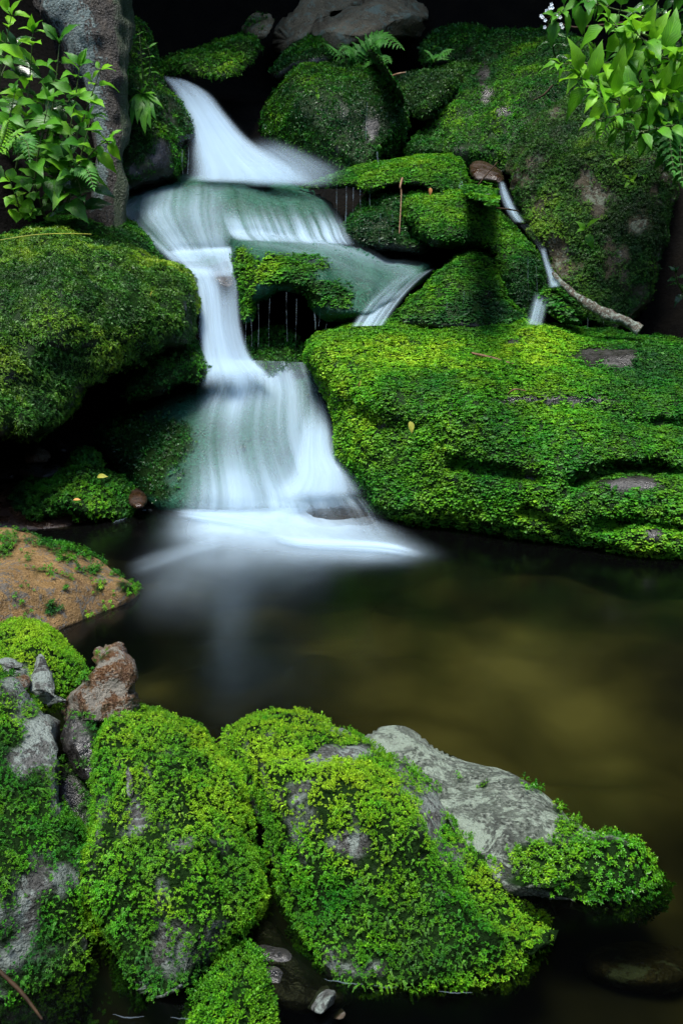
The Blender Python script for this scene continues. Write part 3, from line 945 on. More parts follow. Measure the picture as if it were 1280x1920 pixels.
rock('stone', 'green wet stone poking through the little basin above the narrow chute',
     [(345, 492), (358, 478), (385, 472), (412, 480), (420, 492), (385, 502)], [(350, 490, 4.43), (385, 475, 4.48), (385, 495, 4.37)], 'rock_slick', key='W13', B=.05, Rpx=16, Tb=.1, seed=33, step=4, amp=.006)
rock('stone', 'dark wet stone under the lip where the narrow chute begins',
     [(392, 512), (410, 502), (440, 500), (450, 512), (446, 540), (425, 548), (400, 535)], [(400, 515, 4.35), (440, 510, 4.36), (425, 535, 4.32)], 'rock_redbrown', key='W14', B=.05, Rpx=16, Tb=.3, seed=34, step=4, amp=.008)
rock('stone', 'little dark stone on the ledge rim, ringed by foam below the upper fall',
     [(440, 342), (455, 330), (485, 329), (508, 336), (512, 346), (480, 350)], [(445, 342, 4.98), (485, 331, 5.05), (490, 345, 4.93)], 'rock_slick', key='W15', B=.04, Rpx=12, Tb=.1, seed=35, step=3.5, amp=.005)

# ---------- left bank ---------------------------------------------------------
rock('boulder', 'huge shaggy moss boulder overhanging the dark hollow, water passing its rounded end',
     [(-190, 470), (-60, 452), (0, 450), (67, 439), (142, 443), (165, 458), (225, 462), (270, 480), (312, 494), (352, 511), (371, 534), (376, 556), (366, 592), (364, 625), (352, 648), (326, 659), (262, 678), (225, 693), (180, 720), (142, 772), (112, 802), (56, 826), (0, 822), (-120, 850), (-200, 700)],
     [(-100, 470, 3.75), (60, 445, 3.85), (160, 470, 3.8), (300, 500, 3.95), (365, 550, 3.88), (0, 600, 3.28), (120, 600, 3.32), (220, 600, 3.5), (310, 600, 3.72), (60, 760, 3.3), (180, 700, 3.5), (0, 520, 3.5), (150, 520, 3.55), (-100, 700, 3.2), (280, 670, 3.72)],
     'rock_dark', key='L1', facet=.03, B=.22, Rpx=55, Tb=.5, step=6, amp=.075, freq=4.5, seed=41,
     moss=mz([('frond', 1.6, .0185, (.8, .4, .7)), ('velvet', 1.6, .0125, (1, .3, .2))], cov=.9, vary=.9, mfreq=8, hue=.56, hvar=.36, hfreq=4.5, cap=60000, under=1.7, cell=.055, puff=.22, gap=.3, share=.5, mat=M['moss_olive'],
             hblobs=[(30, 460, 110, 24, .3), (270, 570, 60, 60, -.02), (60, 520, 70, 30, -.18), (330, 620, 60, 60, -.25), (120, 740, 90, 60, .12), (30, 620, 60, 60, .08), (170, 650, 60, 60, .12), (20, 790, 120, 40, -.08)]))

rock('boulder', 'smaller moss-capped boulder under the shaggy one, drip at its tip by the chute',
     [(245, 750), (250, 715), (290, 665), (330, 640), (362, 636), (376, 660), (394, 691), (381, 714), (340, 720), (298, 746)],
     [(260, 740, 3.85), (340, 650, 4.0), (390, 690, 3.98), (330, 710, 3.8), (300, 690, 3.84)], 'rock_dark', key='L2', B=.12, Rpx=36, Tb=.3, seed=42, step=5, amp=.03,
     moss=mz([('velvet', 1.7, .0165, (1, .3, .3)), ('rosette', .35, .014, (1, .3, 0))], cov=.9, up=.4, hue=.38, hvar=.25, cap=5500, hblobs=[(365, 680, 25, 40, .15), (290, 720, 40, 30, -.3)]))

rock('boulder', 'long dark-green moss ledge behind the shaggy boulder, meeting the slick ledge',
     [(-120, 420), (0, 410), (75, 404), (112, 399), (150, 407), (217, 401), (255, 420), (281, 446), (294, 474), (302, 500), (240, 530), (100, 520), (-60, 520), (-140, 480)],
     [(-80, 430, 4.2), (112, 402, 4.45), (250, 425, 4.5), (295, 480, 4.4), (100, 450, 4.1), (220, 460, 4.2), (0, 470, 4.0)], 'rock_dark', key='L3', B=.16, Rpx=36, Tb=.4, seed=43, step=5.5, amp=.03,
     moss=mz([('scale', 1.7, .0120, (.6, 1, .7)), ('velvet', .7, .013, (1, .4, 0))], cov=1, hue=.40, hvar=.22, cap=15000, hblobs=[(210, 415, 70, 14, .16), (60, 410, 60, 12, .1)]))

rock('boulder', 'mossy bank stub between the bark trunk and the upper fall',
     [(196, 200), (205, 90), (222, 40), (238, 32), (270, 48), (294, 88), (304, 142), (328, 178), (357, 224), (361, 256), (340, 279), (336, 325), (300, 345), (232, 362), (205, 320)],
     [(210, 200, 5.0), (240, 40, 5.3), (300, 140, 5.3), (355, 240, 5.05), (260, 200, 4.85), (310, 270, 4.82), (270, 340, 4.75)], 'rock_dark', key='L4', B=.2, Rpx=50, Tb=.5, seed=44, step=6, amp=.05, freq=5,
     moss=mz([('velvet', 1.3, .02, (1, .3, .2)), ('frond', .5, .025, (1, .3, 0))], cov=.75, vary=.95, hue=.36, hvar=.34, cap=9000, hblobs=[(265, 90, 40, 40, .2), (318, 245, 20, 18, .25), (270, 310, 60, 40, -.2)]))

rock('boulder', 'low red-brown rock slab at the water line below the dark hollow',
     [(-120, 930), (-40, 905), (20, 896), (80, 905), (160, 920), (240, 940), (268, 958), (262, 985), (180, 1000), (60, 1002), (-60, 1004), (-140, 980)],
     [(-80, 930, 3.55), (80, 910, 3.75), (240, 945, 3.75), (250, 980, 3.58), (100, 985, 3.42), (-60, 985, 3.35), (100, 945, 3.55)], 'rock_redbrown', key='L5', B=.1, Rpx=30, Tb=.3, seed=45, step=6, amp=.02, facet=.015)
rock('boulder', 'low two-lobed moss clump spreading over the red-brown slab by the pool',
     [(22, 948), (50, 908), (108, 890), (134, 868), (140, 850), (158, 843), (184, 850), (192, 870), (186, 888), (215, 898), (242, 912), (255, 944), (224, 974), (166, 976), (118, 960), (90, 972), (42, 975)],
     [(40, 950, 3.5), (158, 850, 3.72), (240, 920, 3.66), (220, 968, 3.5), (120, 930, 3.42), (165, 880, 3.6), (60, 970, 3.4)], 'rock_dark', key='L6', B=.1, Rpx=26, Tb=.2, seed=46, step=4.5, amp=.025, freq=8,
     moss=mz([('rosette', 1.5, .0165, (1, .4, 0)), ('velvet', .8, .014, (1, .4, 0))], cov=1, hue=.36, hvar=.2, cap=8000, under=1.9, hblobs=[(180, 940, 60, 30, .14), (40, 940, 40, 40, -.15)]))
rock('stone', 'palm-sized orange-brown stone at the water edge beside the low moss clump',
     [(240, 925), (250, 914), (266, 920), (276, 936), (270, 950), (248, 950)], [(244, 930, 3.62), (270, 930, 3.62), (258, 938, 3.57)], 'rock_redbrown', key='L7', B=.04, Rpx=14, Tb=.08, seed=47, step=3.5, amp=.006)
for k, (x, y, w, h, D, mt, lab) in enumerate([
    (70, 852, 26, 17, 3.72, 'rock_rust', 'small ochre stone lying in the dark hollow under the shaggy boulder'),
    (20, 880, 44, 20, 3.7, 'rock_dark', 'flat dark stone in the hollow next to the low red-brown slab'),
    (78, 884, 40, 14, 3.62, 'rock_dark', 'thin dark slate stone in the hollow behind the low moss clump'),
    (110, 838, 20, 12, 3.85, 'rock_dark', 'dark pebble deep in the hollow behind the small ochre stone')]):
    a = np.linspace(0, 2 * math.pi, 8, endpoint=False)
    rr = 1 + .18 * np.sin(a * 3 + k * 2)
    rock('stone', lab, np.c_[x + w * rr * np.cos(a), y + h * rr * np.sin(a)], [(x - w, y, D + .05), (x, y - h, D + .08), (x + w, y, D + .04), (x, y + h * .5, D - .02)], mt, key='LS%d' % k, B=.05, Rpx=h, Tb=.1, seed=60 + k, step=4, amp=.012, facet=.02)

rock('boulder', 'smooth tan boulder with scattered moss tufts, its blunt tip pointing into the pool',
     [(-160, 985), (-60, 985), (0, 993), (43, 1001), (82, 1015), (131, 1026), (180, 1043), (207, 1062), (230, 1085), (250, 1102), (259, 1117), (252, 1128), (213, 1148), (164, 1162), (100, 1186), (40, 1200), (-60, 1210), (-180, 1180)],
     [(-100, 990, 2.85), (0, 1000, 2.83), (180, 1045, 2.78), (255, 1117, 2.62), (130, 1100, 2.5), (0, 1100, 2.4), (200, 1120, 2.54), (100, 1180, 2.36), (-80, 1190, 2.2), (60, 1050, 2.6)],
     'rock_tan', key='L8', cuts=6, cutr=(.75, .95), B=.07, Rpx=24, Tb=.3, seed=48, step=5, amp=.018, freq=6, facet=.018, ffreq=6,
     moss=mz([('rosette', 1.1, .0125, (1, .4, 0))], cov=.02, vary=.5, mfreq=22, hue=.5, hvar=.25, cap=2600, under=1.9,
             blobs=[(150, 1030, 40, 12, .8), (90, 1012, 26, 10, .5), (105, 1138, 34, 14, .8), (125, 1052, 14, 7, .6), (215, 1080, 12, 8, .45), (237, 1108, 22, 10, .7), (205, 1155, 30, 14, .9), (125, 1100, 10, 8, .5), (188, 1102, 10, 7, .6), (10, 1020, 18, 12, .5), (60, 1145, 10, 8, .5), (180, 1065, 14, 9, .4), (120, 1185, 12, 8, .6)],
             hblobs=[(105, 1138, 40, 18, -.3), (100, 1015, 60, 12, -.2), (205, 1155, 30, 14, .1), (125, 1052, 14, 8, .2), (188, 1102, 14, 8, .25)]))

# ---------- foreground ----------------------------------------------------------
FG = dict(under=1.9, wrap=.25, cell=.026, puff=.34, gap=.18, share=.3)
rock('boulder', 'rounded cushion of lime moss just below the tan boulder, grey chips at its side',
     [(-90, 1215), (-40, 1188), (0, 1183), (35, 1171), (85, 1172), (114, 1203), (150, 1242), (146, 1266), (120, 1310), (60, 1340), (-60, 1340), (-120, 1280)],
     [(-60, 1200, 1.85), (35, 1175, 1.9), (110, 1205, 1.88), (148, 1250, 1.82), (60, 1240, 1.72), (100, 1300, 1.68), (-40, 1300, 1.6)], 'rock_grey', key='F1', B=.07, Rpx=45, Tb=.15, seed=51, step=5, amp=.02, freq=9,
     moss=mz([('bud', 1.1, .0054, (1, .6, 0)), ('rosette', .8, .0050, (1, .6, 0))], cov=.85, vary=.4, hue=.82, hvar=.2, cap=9000, blobs=[(20, 1255, 35, 22, -1.0), (60, 1275, 25, 30, -.5)], hblobs=[(70, 1190, 50, 14, .15), (20, 1185, 40, 20, -.05), (130, 1270, 30, 40, -.15), (60, 1220, 40, 30, .2)], **FG))
rock('stone', 'blue-grey upright slab stone leaning against the lime moss cushion',
     [(52, 1300), (57, 1268), (64, 1232), (72, 1224), (83, 1226), (95, 1248), (104, 1268), (104, 1310), (98, 1336), (70, 1330)], [(60, 1290, 1.63), (75, 1228, 1.68), (102, 1280, 1.65), (85, 1300, 1.58)], 'rock_grey', key='F2', cuts=7, B=.02, Rpx=8, Tb=.06, seed=52, step=3.5, amp=.006, facet=.012, ffreq=14, jag=3)
for k, (x, y, w, h, D, mt, lab) in enumerate([(22, 1245, 22, 9, 1.66, 'rock_grey', 'flat grey chip of stone lying on the lime moss cushion'), (33, 1264, 16, 12, 1.64, 'rock_grey', 'pale angular pebble beside the upright slab stone'), (44, 1281, 12, 14, 1.6, 'rock_rust', 'small orange-brown pebble wedged beside the upright slab stone')]):
    a = np.linspace(0, 2 * math.pi, 7, endpoint=False)
    rr = 1 + .2 * np.sin(a * 2 + k)
    rock('pebble', lab, np.c_[x + w * rr * np.cos(a), y + h * rr * np.sin(a)], [(x, y, D), (x + w, y, D + .01), (x, y - h, D + .02)], mt, key='FP%d' % k, B=.015, Rpx=h, Tb=.03, seed=70 + k, step=3, amp=.004, facet=.008, ffreq=18)
rock('stone', 'pointed upright stone with rusty stained face at the pool edge',
     [(104, 1345), (112, 1326), (131, 1296), (162, 1264), (178, 1234), (192, 1214), (207, 1208), (227, 1213), (243, 1238), (250, 1285), (260, 1330), (240, 1360), (180, 1370), (120, 1360)],
     [(110, 1335, 1.58), (207, 1212, 1.66), (245, 1250, 1.64), (200, 1280, 1.53), (150, 1310, 1.52), (240, 1340, 1.52)], 'rock_rust', key='F3', cuts=9, B=.03, Rpx=10, Tb=.1, seed=53, step=4, amp=.010, freq=14, facet=.02, ffreq=12, jag=6,
     moss=mz([('rosette', 1.2, .0075, (1, .6, 0))], cov=-.05, vary=.45, mfreq=18, hue=.55, cap=1200, blobs=[(165, 1272, 22, 24, .5), (190, 1240, 10, 16, .3), (150, 1340, 40, 12, .6), (215, 1320, 16, 8, .35)], **FG))
rock('boulder', 'grey foreground rock with hanging dark moss, in the lower corner beside the narrow cleft',
     [(-120, 1300), (-60, 1282), (0, 1272), (28, 1268), (58, 1308), (101, 1337), (114, 1358), (117, 1420), (124, 1510), (156, 1555), (164, 1640), (160, 1730), (166, 1820), (150, 1925), (60, 1960), (-100, 1960), (-160, 1600)],
     [(-80, 1300, 1.5), (10, 1275, 1.55), (110, 1360, 1.48), (120, 1500, 1.36), (40, 1400, 1.35), (60, 1550, 1.25), (150, 1700, 1.26), (60, 1750, 1.15), (60, 1900, 1.1), (-60, 1600, 1.18), (150, 1850, 1.19)],
     'rock_grey', key='F4', cuts=12, cutr=(.55, .9), B=.06, Rpx=26, Tb=.2, seed=54, step=5.5, amp=.02, freq=8, facet=.012, ffreq=8,
     moss=mz([('bud', .9, .0053, (1, .5, .1)), ('frond', .9, .0088, (.6, .5, .4)), ('rosette', .4, .0050, (1, .4, 0))], cov=.62, vary=.7, mfreq=16, hue=.58, hvar=.25, hfreq=9, cap=42000,
             blobs=[(70, 1400, 50, 60, -.9), (30, 1300, 50, 30, -.7), (95, 1340, 20, 20, -.6), (110, 1500, 18, 40, -.6), (60, 1660, 20, 30, -.25), (50, 1480, 40, 60, .3), (20, 1360, 26, 14, .7), (75, 1430, 16, 30, .25), (110, 1840, 60, 20, -.2)],
             hblobs=[(50, 1480, 45, 70, .05), (110, 1700, 60, 60, .1), (50, 1830, 100, 70, -.3), (130, 1600, 20, 60, -.1)], **FG))
rock('stone', 'small dark rounded stone wedged in the cleft below the pointed upright stone',
     [(114, 1385), (118, 1355), (140, 1334), (168, 1338), (186, 1360), (188, 1400), (184, 1440), (172, 1462), (145, 1460), (124, 1435)], [(120, 1385, 1.5), (150, 1338, 1.53), (185, 1390, 1.5), (150, 1400, 1.45), (160, 1455, 1.45)], 'rock_dark', key='F5', cuts=5, B=.03, Rpx=24, Tb=.07, seed=55, step=4, amp=.01, freq=12,
     moss=mz([('rosette', 1.0, .0050, (1, .5, 0))], cov=.2, vary=.5, mfreq=20, hue=.4, cap=900, blobs=[(150, 1425, 20, 14, .5), (172, 1360, 8, 14, .4)], **FG))
rock('boulder', 'moss-draped foreground boulder with a bare grey streak, between two dark clefts',
     [(172, 1400), (176, 1352), (206, 1324), (262, 1324), (306, 1333), (363, 1359), (394, 1394), (437, 1446), (464, 1512), (484, 1597), (487, 1685), (470, 1742), (437, 1785), (400, 1850), (360, 1885), (262, 1902), (205, 1888), (180, 1772), (166, 1645), (178, 1510)],
     [(180, 1360, 1.5), (262, 1328, 1.56), (390, 1395, 1.5), (460, 1510, 1.42), (485, 1640, 1.34), (250, 1420, 1.36), (340, 1450, 1.33), (300, 1580, 1.22), (400, 1580, 1.25), (220, 1600, 1.24), (320, 1720, 1.17), (420, 1720, 1.2), (220, 1750, 1.19), (300, 1870, 1.15), (400, 1830, 1.18)],
     'rock_grey', key='F6', cuts=4, cutr=(.8, .96), B=.08, Rpx=40, Tb=.2, seed=56, step=5.5, amp=.034, freq=6, creases=[([(250, 1370), (262, 1480), (290, 1600), (300, 1740)], 14, .02), ([(350, 1540), (400, 1600), (420, 1700)], 12, .016)], facet=.01, ffreq=8,
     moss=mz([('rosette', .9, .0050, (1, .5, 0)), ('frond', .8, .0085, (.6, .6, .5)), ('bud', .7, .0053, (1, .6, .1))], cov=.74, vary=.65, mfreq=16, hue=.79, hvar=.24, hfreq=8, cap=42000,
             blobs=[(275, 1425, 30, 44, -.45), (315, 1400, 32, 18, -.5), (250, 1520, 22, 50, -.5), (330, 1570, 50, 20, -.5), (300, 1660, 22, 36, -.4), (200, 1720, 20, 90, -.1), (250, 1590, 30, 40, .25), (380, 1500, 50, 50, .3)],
             hblobs=[(390, 1490, 70, 70, .3), (300, 1350, 90, 20, -.02), (250, 1590, 40, 50, -.18), (420, 1640, 50, 60, .02), (300, 1820, 130, 70, -.36), (190, 1500, 20, 100, -.15), (300, 1740, 90, 40, -.02)], **FG))  # lime crown, dark foot: overhead light painted into the moss hue
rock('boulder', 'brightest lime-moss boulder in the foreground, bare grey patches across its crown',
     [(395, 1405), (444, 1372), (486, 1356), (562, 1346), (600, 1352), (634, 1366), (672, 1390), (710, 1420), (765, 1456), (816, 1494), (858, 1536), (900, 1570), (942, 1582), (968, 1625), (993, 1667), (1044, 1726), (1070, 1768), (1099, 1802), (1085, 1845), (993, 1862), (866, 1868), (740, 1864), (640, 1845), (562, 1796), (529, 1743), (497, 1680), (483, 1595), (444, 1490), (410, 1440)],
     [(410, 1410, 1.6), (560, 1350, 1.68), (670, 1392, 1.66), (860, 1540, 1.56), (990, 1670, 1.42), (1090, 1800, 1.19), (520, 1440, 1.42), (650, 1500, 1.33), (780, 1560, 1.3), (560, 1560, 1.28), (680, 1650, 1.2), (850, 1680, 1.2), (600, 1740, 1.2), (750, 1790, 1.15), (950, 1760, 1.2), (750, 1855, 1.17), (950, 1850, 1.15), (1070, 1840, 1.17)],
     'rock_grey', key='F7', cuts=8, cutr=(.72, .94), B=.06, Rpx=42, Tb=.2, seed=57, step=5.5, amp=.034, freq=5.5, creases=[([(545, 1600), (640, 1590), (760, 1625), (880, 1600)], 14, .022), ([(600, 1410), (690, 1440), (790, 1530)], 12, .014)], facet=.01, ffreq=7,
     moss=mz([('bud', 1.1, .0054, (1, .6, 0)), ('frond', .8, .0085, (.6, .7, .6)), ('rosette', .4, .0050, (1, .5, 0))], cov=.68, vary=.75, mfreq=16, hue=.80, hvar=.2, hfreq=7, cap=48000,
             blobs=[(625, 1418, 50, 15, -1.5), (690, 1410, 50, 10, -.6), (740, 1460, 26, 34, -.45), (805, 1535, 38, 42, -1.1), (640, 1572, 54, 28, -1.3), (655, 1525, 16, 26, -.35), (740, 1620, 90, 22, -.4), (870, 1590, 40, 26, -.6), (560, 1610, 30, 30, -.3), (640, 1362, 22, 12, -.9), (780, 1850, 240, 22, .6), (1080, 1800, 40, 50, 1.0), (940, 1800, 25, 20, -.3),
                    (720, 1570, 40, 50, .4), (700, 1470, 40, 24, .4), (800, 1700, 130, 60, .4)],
             hblobs=[(500, 1430, 80, 55, .34), (590, 1480, 80, 60, .24), (560, 1360, 60, 16, .05), (460, 1560, 30, 110, -.18), (700, 1590, 60, 40, -.02), (800, 1705, 130, 75, -.3), (580, 1700, 80, 60, -.32), (930, 1650, 50, 26, .2), (980, 1780, 90, 60, -.2), (700, 1810, 170, 40, -.3)], **FG))  # hue carries painted top light, limier on the crown and darker low down
rock('boulder', 'pale lichen-speckled stone behind the brightest mossy boulder, its wet tip fringed with moss',
     [(664, 1395), (697, 1364), (731, 1360), (768, 1367), (807, 1392), (866, 1421), (905, 1437), (951, 1456), (1000, 1484), (1037, 1507), (1092, 1557), (1128, 1568), (1166, 1578), (1208, 1610), (1238, 1650), (1248, 1682), (1204, 1712), (1120, 1722), (1035, 1722), (960, 1690), (880, 1620), (780, 1540), (700, 1450)],
     [(670, 1390, 1.72), (731, 1363, 1.76), (900, 1440, 1.68), (1090, 1560, 1.47), (1240, 1660, 1.31), (800, 1450, 1.62), (950, 1560, 1.46), (1050, 1620, 1.38), (1150, 1640, 1.31), (1120, 1712, 1.275), (900, 1600, 1.45), (1000, 1705, 1.30)],
     'rock_lichen', key='F8', cuts=9, cutr=(.8, .97), B=.045, Rpx=22, Tb=.2, seed=58, step=5, amp=.015, freq=6, facet=.014, ffreq=6,
     moss=mz([('rosette', 1.3, .0078, (1, .5, 0)), ('bud', .4, .009, (1, .6, 0))], cov=-.15, vary=.35, mfreq=14, hue=.60, hvar=.2, cap=9000,
             blobs=[(1150, 1640, 90, 60, 1.1), (1030, 1650, 80, 50, 1.1), (1000, 1480, 26, 12, .5), (1045, 1520, 18, 14, .6), (1065, 1550, 26, 18, .6), (905, 1475, 10, 10, .55), (865, 1455, 10, 8, .3), (985, 1590, 40, 18, .6), (1130, 1700, 120, 28, 1.0), (1225, 1670, 40, 45, 1.0), (760, 1440, 20, 10, .4)],
             hblobs=[(1080, 1620, 60, 40, .1), (1180, 1600, 50, 20, .12), (1150, 1690, 100, 25, -.22)], mat=M['moss_wet'], **FG))
rock('boulder', 'dark wet rock sunk in the cleft between the two big mossy foreground boulders',
     [(455, 1740), (480, 1690), (520, 1720), (560, 1770), (640, 1830), (660, 1880), (580, 1900), (500, 1880), (450, 1850)], [(470, 1720, 1.32), (560, 1780, 1.28), (640, 1850, 1.22), (500, 1860, 1.2), (530, 1800, 1.25)], 'rock_dark', key='F9', B=.05, Rpx=26, Tb=.1, seed=59, step=5, amp=.012, facet=.02, ffreq=10)
rock('stone', 'dense round moss tuft sitting low in the water under the moss-draped boulder',
     [(356, 1935), (356, 1870), (380, 1840), (410, 1812), (449, 1776), (484, 1786), (502, 1826), (516, 1862), (504, 1895), (492, 1945), (420, 1965)], [(370, 1880, 1.16), (450, 1785, 1.2), (510, 1860, 1.16), (440, 1860, 1.09), (430, 1940, 1.06)], 'rock_dark', key='F10', B=.05, Rpx=50, Tb=.1, seed=61, step=5, amp=.012, freq=10,
     moss=mz([('bud', 1.6, .0066, (1, .45, 0))], cov=1, vary=.3, hue=.64, hvar=.15, cap=4000, **FG))
rock('pebble', 'pale grey-brown angular pebble in shallow water below the brightest mossy boulder',
     [(576, 1888), (586, 1866), (596, 1853), (621, 1852), (631, 1878), (622, 1892), (613, 1902), (590, 1898)], [(580, 1885, 1.165), (620, 1855, 1.175), (605, 1880, 1.145)], 'rock_grey', key='F11', cuts=8, B=.015, Rpx=14, Tb=.03, seed=62, step=3, amp=.003, facet=.006, ffreq=20)
rock('pebble', 'small ochre pebble half under water beside the pale angular pebble',
     [(622, 1908), (628, 1894), (640, 1890), (648, 1902), (640, 1912)], [(630, 1905, 1.16), (642, 1895, 1.165), (636, 1902, 1.15)], 'rock_rust', key='F12', B=.01, Rpx=9, Tb=.02, seed=63, step=3, amp=.002)
rock('boulder', 'dark rock added as shade in the cleft between the grey rock and moss-draped boulder',
     [(100, 1470), (135, 1440), (190, 1450), (225, 1560), (235, 1720), (230, 1880), (215, 1960), (120, 1960), (100, 1800), (95, 1600)], [(110, 1480, 1.5), (220, 1480, 1.5), (225, 1900, 1.24), (120, 1900, 1.24), (165, 1700, 1.36)], 'rock_dark', key='F13', B=.05, Rpx=26, Tb=.1, seed=64, step=6, amp=.015, facet=.02, ffreq=10,
     moss=mz([('rosette', .8, .007, (1, .5, 0))], cov=.3, vary=.5, mfreq=14, hue=.4, cap=2500, **FG))  # filler stone, added so that the cleft reads as deep shade


a = np.linspace(0, 2 * math.pi, 9, endpoint=False)
_r = 1 + .15 * np.sin(a * 2 + 1)
rock('stone', 'rounded brown submerged stone past the wet mossy tip', np.c_[1200 + 100 * _r * np.cos(a), 1815 + 60 * _r * np.sin(a)], [(1200, 1815, float(ground_D(1815, -0.15))), (1200, 1755, float(ground_D(1755, -0.15))), (1300, 1815, float(ground_D(1815, -0.15)))], 'rock_brown', key='SS1', B=.09, Rpx=60, Tb=.1, seed=81, step=6, amp=.01)
# ------------------------------------------------------------------ ground, stream bed, pool
def land_z(x, y):
    z = -0.30 + 0.0 * x
    up = np.maximum(0, y - 3.78)
    z = z + .92 * np.minimum(up, 2.6) + .35 * np.clip(y - 6.4, 0, 1.2) + 2.4 * np.maximum(0, y - 7.6)
    z = np.minimum(z, 9.0 + .05 * y)
    wl = np.where(y > 2.6, 1.15, 1.6)
    left = np.maximum(0, -x - np.interp(y, [0, 2, 3.2, 4.5, 6], [1.0, 1.3, 1.25, .8, 1.3]))
    right = np.maximum(0, x - np.interp(y, [0, 2, 3.2, 4.5, 6], [3.2, 2.6, 1.7, 1.25, 1.9]))
    z = z + np.minimum(1.1 * left + .8 * right, 5)
    return z


gx = np.r_[np.linspace(-60, -5, 14)[:-1], np.linspace(-5, 5, 110), np.linspace(5, 60, 14)[1:]]
gy = np.r_[np.linspace(-60, -2, 14)[:-1], np.linspace(-2, 9, 120), np.linspace(9, 80, 18)[1:]]
X, Y = np.meshgrid(gx, gy)
p3 = np.c_[X.ravel(), Y.ravel(), np.zeros(X.size)]
Z = land_z(X.ravel(), Y.ravel())
Z = Z + np.where(Z > -.25, .10, .05) * fbm(p3, 1.7, 4, 91)
Vg = np.c_[p3[:, :2], Z]
ii = np.arange(X.size).reshape(X.shape)
Qg = np.stack([ii[:-1, :-1], ii[:-1, 1:], ii[1:, 1:], ii[1:, :-1]], -1).reshape(-1, 4)
o = mesh_obj('ground', Vg, Qg, M['soil'])
tag(o, kind='structure', label='dark forest soil banks rising around the stream')

# bed of the pool: a sheet of blurred, rounded stones just above the soil
bx, by = np.meshgrid(np.linspace(-2.2, 3.4, 190), np.linspace(.2, 4.0, 150))
p3 = np.c_[bx.ravel(), by.ravel(), np.zeros(bx.size)]
wor = np.abs(noise(p3 * 3.1, 3)) + .5 * np.abs(noise(p3 * 6.3, 4))
zb = -.215 + .09 * fbm(p3, 1.6, 3, 8) + .05 * (1 - wor)
sh = blob_mask(np.c_[p3[:, 0], p3[:, 1]], [(-.05, 1.1, .45, .22, .12), (-.5, 1.2, .4, .3, .14)])
Vb = np.c_[p3[:, :2], np.minimum(zb + sh, -.02)]
ii = np.arange(bx.size).reshape(bx.shape)
Qb = np.stack([ii[:-1, :-1], ii[:-1, 1:], ii[1:, 1:], ii[1:, :-1]], -1).reshape(-1, 4)
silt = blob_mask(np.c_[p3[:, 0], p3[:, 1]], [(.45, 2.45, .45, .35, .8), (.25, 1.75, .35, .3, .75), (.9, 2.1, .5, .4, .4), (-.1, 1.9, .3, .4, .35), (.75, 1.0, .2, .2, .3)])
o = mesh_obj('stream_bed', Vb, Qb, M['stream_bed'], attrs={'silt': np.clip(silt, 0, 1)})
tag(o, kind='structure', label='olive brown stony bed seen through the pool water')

wx, wy = np.meshgrid(np.linspace(-3, 4, 60), np.linspace(-1.5, 4.2, 50))
ii = np.arange(wx.size).reshape(wx.shape)
Qw = np.stack([ii[:-1, :-1], ii[:-1, 1:], ii[1:, 1:], ii[1:, :-1]], -1).reshape(-1, 4)
o = mesh_obj('water', np.c_[wx.ravel(), wy.ravel(), 0 * wx.ravel()], Qw, M['pool_water'])
tag(o, kind='structure', label='still dark pool below the falls')

# ------------------------------------------------------------------ falling water
bpy.context.view_layer.update()
bvh = {}
for k in ('W1', 'W2', 'W11', 'W12', 'W13', 'W15', 'L1', 'L2', 'R1', 'W4', 'W5', 'R2', 'R6', 'L3', 'L4', 'W14'):
    r = ROCKS[k]
    bvh[k] = BVHTree.FromPolygons([tuple(v) for v in r['V']], [tuple(int(i) for i in t) for t in r['T']])


def rock_depth(px, py, keys):
    out = np.full(len(px), 1e9)
    o = Vector(CAM)
    tg = pt(px, py, np.ones(len(px)))
    for i, t in enumerate(tg):
        d = Vector(t - CAM)
        L = d.length
        for k in keys:
            h = bvh[k].ray_cast(o, d.normalized())
            if h[0] is not None:
                out[i] = min(out[i], h[3] / L)
    return out


